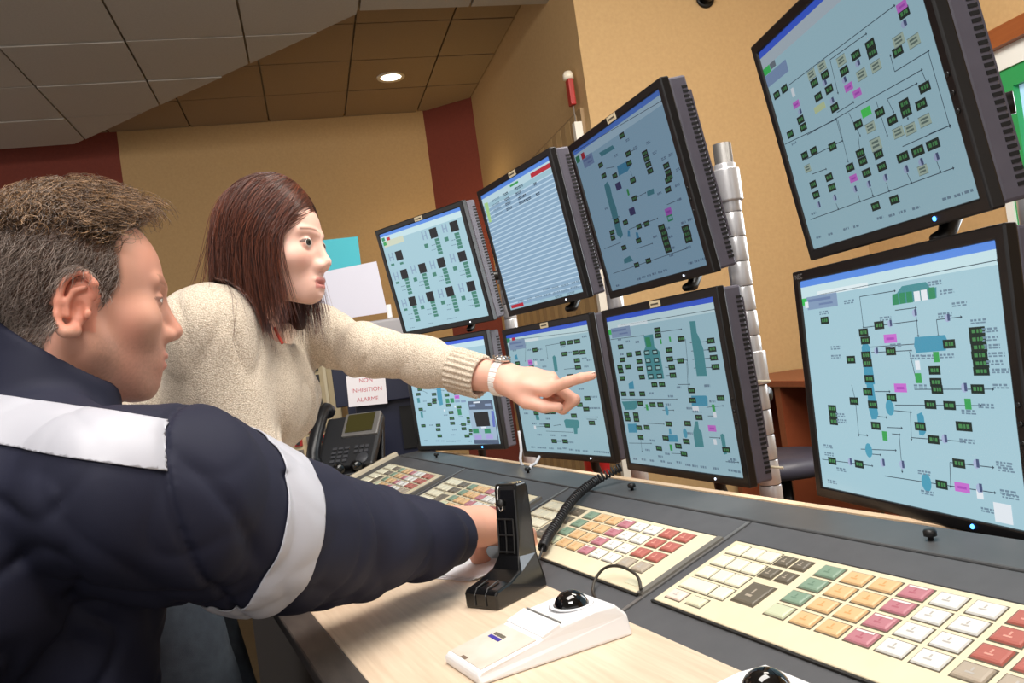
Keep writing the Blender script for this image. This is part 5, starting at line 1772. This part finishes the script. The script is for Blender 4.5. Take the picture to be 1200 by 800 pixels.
SEAMN = np.array([.35, .93, .12]); SEAMN = (SEAMN / np.linalg.norm(SEAMN)).astype(np.float32)
CLN = np.array([.12, .72, .9]); CLN = (CLN / np.linalg.norm(CLN)).astype(np.float32)
navy = mat('navy_jacket_cloth', (30, 32, 50), .7, spec=.25, sheen=.0, bump=(1400, .10))
jl, jh = bounds([np.array([-1.36, -.64, .50]), np.array([-.82, .12, 1.16]), sl[-1], elL, wrL], .10)
jk, VJ, FJ = sculpt('jacket', [(jacket, jl, jh, .0038)], navy, man, None, 1)
jk.matrix_parent_inverse = mi_


def band(name, planes, keep, m):
    """strip of the jacket surface between cutting planes, laid 1.5 mm proud"""
    bm = bmesh.new()
    bm.from_mesh(jk.data)
    for co, no in planes:
        g = bm.verts[:] + bm.edges[:] + bm.faces[:]
        bmesh.ops.bisect_plane(bm, geom=g, plane_co=co, plane_no=no, clear_outer=True)
    dead = [f for f in bm.faces if not keep(f.calc_center_median())]
    bmesh.ops.delete(bm, geom=dead, context='FACES')
    bm.normal_update()
    for v in bm.verts:
        v.co += v.normal * .0012
    me = bpy.data.meshes.new(name)
    bm.to_mesh(me)
    bm.free()
    me.materials.append(m)
    me.polygons.foreach_set('use_smooth', [True] * len(me.polygons))
    o = bpy.data.objects.new(name, me)
    COL.objects.link(o)
    o.parent = jk
    md = o.modifiers.new('thickness', 'SOLIDIFY')
    md.thickness = .0016
    md.offset = 1
    return o


refl = mat('reflective_tape', (180, 181, 190), .45, spec=.5, bump=(1800, .05))
# plane seen edge-on between two photo pixels
eye = np.array([0, 0, CAM_Z])


def edge_plane(p, q, flip=1):
    a, b = at(*p, 1.0) - eye, at(*q, 1.0) - eye
    n = np.cross(a, b); n /= np.linalg.norm(n)
    return n * flip


bn = np.array([-.03, .34, 1.0]); bn /= np.linalg.norm(bn)
btop, bbot = at(195, 494, .86), at(190, 549, .86)
band('back_band', [(Vector(btop), Vector(bn)), (Vector(bbot), Vector(-bn)), (Vector((-.935, .040, .99)), Vector(SEAMN.astype(float)))], lambda c: c.x > -1.34 and c.z > .9, refl)
ab = at(330, 560, .95) - at(245, 700, .93)
sn_ = np.cross(at(312, 610, .9) - eye, at(312, 610, .9) - eye)
s1 = at(324, 535, .97); s2 = at(262, 706, .955)
axis = sl[3] - sl[1]; axis /= np.linalg.norm(axis)
up_ = s1 - s2
nrm = axis - up_ * (axis @ up_) / (up_ @ up_); nrm /= np.linalg.norm(nrm)
band('sleeve_band', [(Vector((s1 + s2) / 2 + nrm * .026), Vector(nrm)), (Vector((s1 + s2) / 2 - nrm * .026), Vector(-nrm))], lambda c: c.x > -1.2 and c.y > -.02 and (c - Vector((s1 + s2) / 2)).length < .135 and c.z > .80, refl)

# trousers and shoes (seated)
hipR, hipL = np.array([-1.01, -.43, .50]), np.array([-1.19, -.43, .50])
knR, knL = np.array([-1.0, .02, .54]), np.array([-1.315, .05, .575])
anR, anL = np.array([-1.0, -.02, .10]), np.array([-1.32, .03, .10])


def trousers(P):
    d = s_cap(P, hipR, hipL, .115, .115)
    for h_, k_, a_ in ((hipR, knR, anR), (hipL, knL, anL)):
        d = smin(d, chain(P, [h_, k_, a_], [.098, .072, .056], .03), .04)
    return d + .003 * vnoise(P, 24, 21)


tj, tk = bounds([hipR, hipL, knR, knL, anR, anL], .13)
o, _, _ = sculpt('trousers', [(trousers, tj, tk, .009)], mat('navy_trousers', (26, 28, 42), .7), man, None, 2)
o.matrix_parent_inverse = mi_
for a_ in (anR, anL):
    fn = lambda P, a_=a_: smax(smin(s_ell(P, a_ + np.array([0, .07, -.045]), (.048, .14, .05)), s_cap(P, a_, a_ + np.array([0, 0, -.05]), .05, .045), .03), .004 - P[:, 2], .004)
    o, _, _ = sculpt('shoe', [(fn, a_ - np.array([.08, .1, .12]), a_ + np.array([.08, .25, .08]), .006)], mat('black_leather_shoe', (20, 20, 20), .35), man, None, 1)
    o.matrix_parent_inverse = mi_

# office chair under him
ch_ = thing('office_chair', 'dark office chair under the man in the navy jacket', 'chair', (-1.1, -.45, 0))
cf = mat('chair_fabric', (40, 40, 46), .8)
b_ = MB(); b_.box((0, .02, .365), (.46, .46, .07)); b_.build('seat', cf, ch_, bevel=.03)
b_ = MB(); b_.box((0, -.34, .66), (.42, .05, .42), R=rotx(.12)); b_.build('backrest', cf, ch_, bevel=.02)
b_ = MB(); b_.tube([(0, -.1, .33), (0, -.34, .34), (0, -.37, .5)], .016, 8); b_.build('back_bracket', MATS['dark_steel'], ch_, True)
b_ = MB(); b_.lathe([(.03, .08), (.03, .33)], n=14); b_.build('column', MATS['dark_steel'], ch_, True)
for k in range(5):
    a = k * 2 * math.pi / 5 + .3
    b_ = MB(); b_.tube([(0, 0, .1), (.27 * math.cos(a), .27 * math.sin(a), .07)], .02, 8); b_.build('base_arm', MATS['dark_steel'], ch_, True)
    b_ = MB(); b_.lathe([(.02, -.012), (.027, -.009), (.027, .009), (.02, .012)], (.27 * math.cos(a), .27 * math.sin(a), .027), 14, R=rotx(math.pi / 2)); b_.build('caster', blk, ch_, True)


# ================================================================== woman in cream sweater
wom = thing('person', 'woman with auburn hair in cream sweater pointing at a monitor', 'person', (-1.6, -.12, 0))
wi_ = Matrix.Translation((1.6, .12, 0))
HW = pose(math.radians(-35), math.radians(-6), math.radians(-2))
SCW = .905
nose_w = at(388, 307, 1.43)
HCW = nose_w - HW @ (np.array([0, .0885 + .0205 * .88 + .0095, -.0315]) * SCW)


def hw(P):
    return ((P - HCW.astype(np.float32)) @ HW.astype(np.float32)) / SCW


RS, LS = np.array([-1.455, .115, 1.175]), np.array([-1.715, .255, 1.185])
XR = (RS - LS) / np.linalg.norm(RS - LS)
YF = np.array([-XR[1], XR[0], 0]); YF /= np.linalg.norm(YF)
TB = np.stack([XR, YF, np.cross(XR, YF)], 1)
ntop = HW.T @ ((RS + LS) / 2 + YF * .015 + np.array([0, 0, .0]) - HCW) / SCW
wn0 = np.array([0, -.025, -.065])


def wom_head(P):
    L = hw(P)
    d = head_sdf(L, HP_W)
    nk = s_cap(L, wn0, ntop, .045, .052)
    d = smin(d, nk, .02)
    # upper chest seen in the neckline
    d2 = s_ell(P, (RS + LS) / 2 + YF * .016 - np.array([0, 0, .045]), (.085, .055, .06), TB) / SCW
    return smin(d, d2, .03) * SCW


# pointing left hand
WW = at(590, 443, 1.465)
fW = at(652, 451, 1.43) - WW
vdir = (eye - WW) / np.linalg.norm(eye - WW)
nW = np.array([0, 0, -1.0]) * .92 - vdir * .32
chW = hand_chains(WW, fW, nW, -1, {'i': (-.50, .08, .05), 'm': (.50, 1.85, .9), 'r': (.75, 1.8, .9), 'p': (.95, 1.75, .9)}, ((.86, .28, .36), (1.0, .0, .16), (1.0, -.18, -.05)), 1.0, .04)
foreW = ([WW, at(548, 437, 1.50)], [.0255, .031])
# right hand holding the edge of the console
WE = np.array([-1.345, .150, .770])
fE = np.array([.30, .90, -.06])
chE = hand_chains(WE, fE, (0, 0, -1), 1, {k: (.05, .12, .08) for k in 'imrp'}, ((.1, -.2, .7), (.1, .0, .8), (.35, .0, 1)), .85)
foreE = ([WE, WE + np.array([-.02, -.05, .11])], [.025, .03])

SKW = rgb(236, 190, 172)


def wom_skin(V):
    L = hw(V)
    n = len(V)
    c = np.tile(np.array(SKW[:3]), (n, 1))
    hd = (np.abs(L) < .17).all(1)
    ax = np.abs(L[:, 0])
    c = mixc(c, rgb(226, 160, 142), hd * .45 * np.exp(-(((ax - .047) / .018) ** 2 + ((L[:, 2] + .03) / .02) ** 2)) * (L[:, 1] > .03))
    lip = hd & (ax < .021) & (L[:, 1] > .088) & (np.abs(L[:, 2] + .0705) < .0105)
    c = mixc(c, rgb(196, 108, 106), np.where(lip, .7, 0.))
    bz = .0285 - .10 * np.maximum(0, ax - .034) + .1 * np.minimum(0, ax - .026)
    br = np.exp(-((L[:, 2] - bz) / .0028) ** 2) * (L[:, 1] > .055) * (ax > .012) * (ax < .051) * hd
    c = mixc(c, rgb(104, 68, 52), .9 * br)
    e1 = ((ax - .0335) / .0138) ** 2 + ((L[:, 2] - .0028) / .0075) ** 2
    lash = hd & (L[:, 1] > .072) & (e1 < 1.05) & (e1 > .35) & (L[:, 2] > .002)
    c = mixc(c, rgb(64, 46, 40), np.where(lash, .85, 0.))
    hand = ~hd & (V[:, 2] < 1.12)
    c = mixc(c, rgb(228, 170, 146), np.where(hand, .55, 0.))
    return np.concatenate([c, np.ones((n, 1))], 1)


lo, hi = bounds([HCW + HW @ (np.array(v) * SCW) for v in ((-.1, -.13, -.14), (.1, .14, .14), (.1, -.13, .14), (-.1, .14, -.14), (-.1, .14, .14), (.1, -.12, -.14))] + [RS * .7 + LS * .3 - np.array([0, 0, .1]), LS * .7 + RS * .3 + YF * .1], .015)
SA = [LS, at(372, 392, 1.66), at(430, 411, 1.60), at(500, 424, 1.54), at(562, 441, 1.485)]
elE = at(285, 560, 1.36)


def wom_core(P):
    mid = (RS + LS) / 2
    d = s_cap(P, mid - np.array([0, 0, .06]), (-1.60, .02, .95), .07, .09)
    d = smin(d, chain(P, [mid - np.array([0, 0, .03])] + SA[:4] + [foreW[0][1]], [.045, .042, .038, .035, .031, .03], .02), .02)
    d = smin(d, chain(P, [mid - np.array([0, 0, .03]), RS, elE, foreE[0][1]], [.045, .042, .035, .029], .02), .02)
    return d


l3, h3 = bounds([RS, LS, elE, foreE[0][1], foreW[0][1], np.array([-1.60, .02, .90])] + SA[:4], .06)
prt = [(wom_head, lo, hi), (wom_core, l3, h3)]
for ch, fo in ((chW, foreW), (chE, foreE)):
    fn = lambda P, ch=ch, fo=fo: hand_sdf(P, ch, fo)
    l2, h2 = bounds([p for c in ch for p in c[0]] + list(fo[0]), .03)
    prt.append((fn, l2, h2))
uf, ul, uh = union(prt)
pcs = [(uf, ul - .01, uh + .01, .0022)]
body_w, VW, FW_ = sculpt('body', pcs, skin_mat, wom, wom_skin, 1)
body_w.matrix_parent_inverse = wi_
eyes(wom, HW, HCW, SCW, 1.0, wi_)
# fingernail of the pointing finger
tip = chW[1][0]
q = MB(); q.lathe([(0, .0), (.0042, .0003), (.0045, -.001)], n=12)
d_ = tip[3] - tip[2]; d_ /= np.linalg.norm(d_)
bk = -(nW - d_ * (nW @ d_)); bk /= np.linalg.norm(bk)
o = q.build('fingernail', mat('nail_pale', (240, 214, 206), .25), wom, True)
lt = np.cross(bk, d_)
pn = tip[3] + d_ * .0015 + bk * .0058
o.matrix_parent_inverse = wi_
o.matrix_basis = Matrix([[lt[i], d_[i] * 1.3, bk[i], pn[i]] for i in range(3)] + [[0, 0, 0, 1]])

# sweater
SA = [LS, at(372, 392, 1.66), at(430, 411, 1.60), at(500, 424, 1.54), at(562, 441, 1.485)]
SAR = [.070, .056, .047, .042, .0375]
WA = SA[-1] - SA[-2]; WA = WA / np.linalg.norm(WA)
elE = at(285, 560, 1.36)
SE = [RS, elE, WE + np.array([-.02, -.045, .075])]
hipW = np.array([-1.60, -.05, .90])
chest = (RS + LS) / 2 + YF * .0 - np.array([0, 0, .10])
waist = np.array([-1.605, .03, .985])
cuffU = np.cross(WA, np.array([0, 0, 1.])); cuffU /= np.linalg.norm(cuffU)
cuffV = np.cross(cuffU, WA)


def sweater(P):
    d = s_ell(P, chest - YF * .006, (.165, .108, .14), TB)
    d = smin(d, s_ell(P, chest * .5 + waist * .5, (.160, .110, .13), TB), .06)
    d = smin(d, s_ell(P, waist - YF * .012, (.165, .116, .13), TB), .06)
    d = smin(d, s_ell(P, hipW + np.array([0, .02, .01]), (.178, .138, .13), TB), .06)
    for s in (-1, 1):
        d = smin(d, s_ell(P, chest + XR * s * .070 + YF * .046 - np.array([0, 0, .035]), (.060, .052, .062), TB), .045)
    top = (RS + LS) / 2 + np.array([0, 0, .012]) - YF * .01
    d = smin(d, s_cap(P, RS, top, .070, .058), .045)
    d = smin(d, s_cap(P, LS, top, .066, .058), .045)
    d = smin(d, chain(P, SE, [.080, .066, .048], .04), .035)
    armL = chain(P, SA, SAR, .03)
    t = (P - SA[-1].astype(np.float32)) @ WA.astype(np.float32)
    q = P - SA[-1].astype(np.float32)
    ang = np.arctan2(q @ cuffU.astype(np.float32), q @ cuffV.astype(np.float32))
    d = smin(d, armL, .04)
    # drape and folds
    rid = np.clip(1 - np.abs(vnoise(P * V3(1.3, 1.3, .5), 22, 61)) * 2.6, 0, 1) ** 2
    d = d + .0045 * rid + .003 * vnoise(P, 26, 62)
    ta = (P - SA[2].astype(np.float32)) @ WA.astype(np.float32)
    d = d + .0026 * np.sin(ta * 105 + 2 * vnoise(P, 20, 65)) * np.exp(-((ta + .03) / .06) ** 2) * smoothstep(.12, .0, np.abs(armL))
    # neckline
    nl = (P - ((RS + LS) / 2 + YF * .036 + np.array([0, 0, -.020])).astype(np.float32))
    d = smax(d, -s_ell(nl, (0, 0, .042), (.085, .082, .066), TB), .01)
    # cut where the ribbed cuff begins
    d = smax(d, np.where(np.abs(armL) < .06, t + .050, -1), .004)
    d = smax(d, .845 - P[:, 2], .012)
    return d


def knit():
    m = bpy.data.materials.new('cream_knit_wool')
    m.use_nodes = True
    nt = m.node_tree
    b = nt.nodes['Principled BSDF']
    b.inputs['Roughness'].default_value = .85
    b.inputs['Specular IOR Level'].default_value = .2
    b.inputs['Sheen Weight'].default_value = .25
    tc = nt.nodes.new('ShaderNodeTexCoord')
    vo = nt.nodes.new('ShaderNodeTexVoronoi')
    vo.inputs['Scale'].default_value = 400
    mp = nt.nodes.new('ShaderNodeMapping')
    mp.inputs['Scale'].default_value = (1, 1, 1.25)
    rp = nt.nodes.new('ShaderNodeValToRGB')
    rp.color_ramp.elements[0].color = rgb(226, 214, 197)
    rp.color_ramp.elements[0].position = .15
    rp.color_ramp.elements[1].color = rgb(186, 170, 150)
    rp.color_ramp.elements[1].position = .75
    bp = nt.nodes.new('ShaderNodeBump')
    bp.inputs['Strength'].default_value = .4
    bp.inputs['Distance'].default_value = .003
    bp.invert = True
    nt.links.new(tc.outputs['Object'], mp.inputs['Vector'])
    nt.links.new(mp.outputs['Vector'], vo.inputs['Vector'])
    nt.links.new(vo.outputs['Distance'], rp.inputs['Fac'])
    nt.links.new(vo.outputs['Distance'], bp.inputs['Height'])
    nt.links.new(bp.outputs['Normal'], b.inputs['Normal'])
    # sparkle of the lurex flecks, painted in as pale dots
    v2 = nt.nodes.new('ShaderNodeTexVoronoi')
    v2.inputs['Scale'].default_value = 170
    lt_ = nt.nodes.new('ShaderNodeMath'); lt_.operation = 'LESS_THAN'; lt_.inputs[1].default_value = .13
    nt.links.new(tc.outputs['Object'], v2.inputs['Vector'])
    nt.links.new(v2.outputs['Distance'], lt_.inputs[0])
    mx = nt.nodes.new('ShaderNodeMix'); mx.data_type = 'RGBA'
    nt.links.new(lt_.outputs[0], mx.inputs['Factor'])
    nt.links.new(rp.outputs['Color'], mx.inputs['A'])
    mx.inputs['B'].default_value = rgb(250, 240, 224)
    nt.links.new(mx.outputs['Result'], b.inputs['Base Color'])
    return m


MATS_KNIT = knit()
wl, wh_ = bounds([RS, LS, chest + YF * .16, chest - YF * .14, hipW - np.array([.19, .17, .06]), hipW + np.array([.19, .17, 0]), SE[2], elE] + SA, .075)
sw, VS, FS = sculpt('sweater', [(sweater, wl, wh_, .0042)], MATS_KNIT, wom, None, 1)
sw.matrix_parent_inverse = wi_


def cuff(P):
    t = (P - SA[-1].astype(np.float32)) @ WA.astype(np.float32)
    q = P - SA[-1].astype(np.float32)
    ang = np.arctan2(q @ cuffU.astype(np.float32), q @ cuffV.astype(np.float32))
    d = chain(P, SA[2:], [r_ + .0012 for r_ in SAR[2:]], .03) + .0018 * np.cos(ang * 24)
    d = smax(d, np.abs(t + .024) - .030, .004)
    return smax(d, -chain(P, [SA[-1] - WA * .04, SA[-1] + WA * .08], [.030, .037], .01), .003)


l2, h2 = bounds([SA[-1], SA[-1] - WA * .06], .06)
o, _, _ = sculpt('ribbed_cuff', [(cuff, l2, h2, .0018)], MATS_KNIT, wom, None, 1)
o.matrix_parent_inverse = wi_
# pierced seam dots on the sleeve
# red strap in the neckline
st = spline([at(322, 384, 1.425), at(326, 393, 1.412), at(331, 402, 1.402)], 12)
q = MB(); q.tube(st, .0026, 8); o = q.build('red_top_strap', mat('coral_fabric', (206, 74, 58), .6), wom, True); o.matrix_parent_inverse = wi_

# watch on the left wrist
wc = at(586, 443, 1.468)
wax = fW / np.linalg.norm(fW); wax = (WW - foreW[0][1]); wax /= np.linalg.norm(wax)
wu = np.cross(wax, np.array([0, 0, 1.])); wu /= np.linalg.norm(wu)
wv = np.cross(wu, wax)
wt = thing('wristwatch', 'white bracelet wristwatch on the wrist of the pointing woman', 'watch', (0, 0, 0))
wt.matrix_world = frame_matrix(wc, wu, wv, wax)
cer = mat('watch_white_ceramic', (244, 240, 236), .25)
for k in range(22):
    a = 2 * math.pi * k / 22
    q = MB(); q.box((0, 0, 0), (.0078, .0034, .0145))
    o = q.build('link', cer, wt, bevel=.001)
    o.location = (.0298 * math.cos(a), .0298 * math.sin(a), 0)
    o.rotation_euler = (0, 0, a + math.pi / 2)
R90 = rotx(-math.pi / 2)
q = MB(); q.lathe([(.0, .0), (.0155, .0), (.017, .003), (.0155, .0065), (.013, .0075)], (0, .0305, 0), 24, R=R90); q.build('case', mat('watch_steel', (210, 206, 200), .2, .9), wt, True)
q = MB(); q.lathe([(.0, .0074), (.0128, .0074)], (0, .0305, 0), 24, R=R90, cap=False); q.build('dial', cer, wt)
for k in range(12):
    a = 2 * math.pi * k / 12
    q = MB(); q.lathe([(.0019, 0), (.0012, .0016), (0, .002)], n=6, R=R90); q.build('bezel_stone', mat('watch_crystal', (170, 150, 130), .05, .6), wt, loc=(.0147 * math.cos(a), .0375, .0147 * math.sin(a)))

# jeans and shoes
kW = [(np.array([-1.51, -.03, .86]), np.array([-1.49, .055, .47]), np.array([-1.50, -.04, .09])), (np.array([-1.67, .0, .86]), np.array([-1.68, .08, .47]), np.array([-1.70, .02, .09]))]


def jeans(P):
    d = s_ell(P, hipW, (.172, .13, .12), TB)
    for a, b, c in kW:
        d = smin(d, chain(P, [a, b, c], [.092, .064, .05], .03), .035)
    rid = np.clip(1 - np.abs(vnoise(P * V3(1, 1, 1.6), 22, 71)) * 2.6, 0, 1) ** 2
    return d + .003 * rid


jl2, jh2 = bounds([x for l_ in kW for x in l_] + [hipW], .15)
o, _, _ = sculpt('jeans', [(jeans, jl2, jh2, .008)], mat('grey_blue_denim', (96, 106, 118), .85, noise=(60, .5, (80, 89, 100)), bump=(900, .2)), wom, None, 2)
o.matrix_parent_inverse = wi_
for l_ in kW:
    a_ = l_[2]
    fn = lambda P, a_=a_: smax(smin(s_ell(P, a_ + np.array([.02, .06, -.045]), (.042, .12, .045)), s_cap(P, a_, a_ + np.array([0, 0, -.05]), .044, .04), .03), .004 - P[:, 2], .004)
    o, _, _ = sculpt('shoe', [(fn, a_ - np.array([.09, .1, .12]), a_ + np.array([.1, .24, .08]), .006)], MATS['black_leather_shoe'], wom, None, 1)
    o.matrix_parent_inverse = wi_

# hair: a dark mass under several thousand long strands
GD = HW.T @ np.array([0, 0, -1.0])


def hair_mass(P):
    L = hw(P)
    cap_ = s_ell(L, (0, -.013, .042), (.086, .092, .099))
    face = s_box(L, (0, .12, -.06), (.068, .10, .125), .01)
    face2 = s_ell(L, (0, .105, .02), (.058, .052, .062))
    d = smax(cap_, -face, .01)
    d = smax(d, -face2, .012)
    d = smax(d, -.004 - L[:, 2] * 0 - (L[:, 2] + .03), .01)
    for (x, y, z, L_, r) in ((.072, -.008, -.005, .13, .019), (.066, -.036, -.005, .15, .024), (.045, -.062, -.005, .15, .025), (.0, -.072, -.01, .13, .027), (-.045, -.062, -.005, .15, .025), (-.066, -.032, -.005, .20, .024), (-.072, .004, -.01, .22, .019)):
        a = np.array([x, y, z])
        d = smin(d, s_cap(L, a, a + GD * L_ * .6 + np.array([-x * .12, 0, 0]), r, r * .75), .02)
    return d * SCW


lo, hi = bounds([HCW + HW @ (np.array(v) * SCW) for v in ((-.11, -.15, -.2), (.11, .10, .15), (.11, -.15, .15), (-.11, .1, -.2), (-.11, .1, .15), (.11, -.15, -.2))], .02)
o, _, _ = sculpt('hair_mass', [(hair_mass, lo, hi, .004)], mat('auburn_under_hair', (52, 24, 17), .5), wom, None, 2)
o.matrix_parent_inverse = wi_

NS, KS = 5200, 18
side = np.where(RNG.random(NS) < .56, 1.0, -1.0)
phi = np.radians(52 + 128 * RNG.random(NS) ** .9) * side
py_ = np.interp(np.abs(phi), [.9, 1.4, 3.14], [.066, .045, -.05]) + RNG.normal(size=NS) * .014
py_ = np.clip(py_, -.07, .072)
off = .004 + .013 * RNG.random(NS)
ctr = np.array([0, -.013, .042])
rad0 = np.array([.084, .090, .098])
x0 = -.016 + RNG.normal(size=NS) * .003 + .002 * side
u0 = np.stack([x0, py_ - ctr[1], np.zeros(NS)], 1) / rad0
u0[:, 2] = np.sqrt(np.clip(1 - u0[:, 0] ** 2 - u0[:, 1] ** 2, .05, 1))
el = np.radians(-14 + 10 * RNG.random(NS))
u1 = np.stack([np.sin(phi) * np.cos(el), np.cos(phi) * np.cos(el), np.sin(el)], 1)
om = np.arccos(np.clip((u0 / np.linalg.norm(u0, axis=1, keepdims=True) * u1).sum(1), -1, 1))[:, None]
K1 = 9
pts = np.zeros((NS, KS, 3))
wv_ = RNG.normal(size=(NS, 3)) * np.where((RNG.random((NS, 1)) < .07) & (np.abs(phi)[:, None] > 1.7), .011, .004)
for i in range(K1):
    t = i / (K1 - 1)
    u = (np.sin((1 - t) * om) * u0 + np.sin(t * om) * u1) / np.sin(om)
    u /= np.linalg.norm(u, axis=1, keepdims=True)
    pts[:, i] = ctr + u * (rad0 + (off * min(1, .35 + t))[:, None]) + wv_ * t * .5
LEN = (.115 + .055 * RNG.random(NS)) * np.where(np.abs(phi) > 2.2, 1.0, 1.12)
endp = pts[:, K1 - 1]
tang = pts[:, K1 - 1] - pts[:, K1 - 2]
tang /= np.linalg.norm(tang, axis=1, keepdims=True)
inw = np.stack([-np.sin(phi), np.zeros(NS), np.zeros(NS)], 1)
for i in range(K1, KS):
    t = (i - K1 + 1) / (KS - K1)
    g = GD[None] * (1 - .5 * np.exp(-4 * t)) + tang * .45 * np.exp(-3.5 * t)
    pts[:, i] = pts[:, i - 1] + g * (LEN / (KS - K1))[:, None] + inw * .0012 + wv_ * .25 + np.array([0, .0006, 0]) * (np.abs(phi) < 1.5)[:, None]
for _ in range(6):
    pts[:, 2:-1] = .5 * pts[:, 2:-1] + .25 * (pts[:, 1:-2] + pts[:, 3:])
wp = HCW + (pts * SCW) @ HW.T
flat = wp.reshape(-1, 3).astype(np.float32)
for _ in range(3):
    dS = sweater(flat)
    m_ = dS < .006
    if not m_.any():
        break
    Q = flat[m_]
    e = .003
    gr_ = np.stack([sweater(Q + V3(e, 0, 0)) - sweater(Q - V3(e, 0, 0)), sweater(Q + V3(0, e, 0)) - sweater(Q - V3(0, e, 0)), sweater(Q + V3(0, 0, e)) - sweater(Q - V3(0, 0, e))], 1)
    gr_ /= np.linalg.norm(gr_, axis=1, keepdims=True) + 1e-6
    flat[m_] = Q + gr_ * np.clip(.008 - dS[m_], 0, .03)[:, None]
wp = flat.reshape(NS, KS, 3).astype(float)
g = RNG.random((NS, 1)) ** 1.5
cs = np.array(rgb(54, 24, 17)[:3]) * (1 - g) + np.array(rgb(126, 66, 42)[:3]) * g
strands('long_hair', wp, np.full(NS, .0006), hair_mat, wom, cs).matrix_parent_inverse = wi_
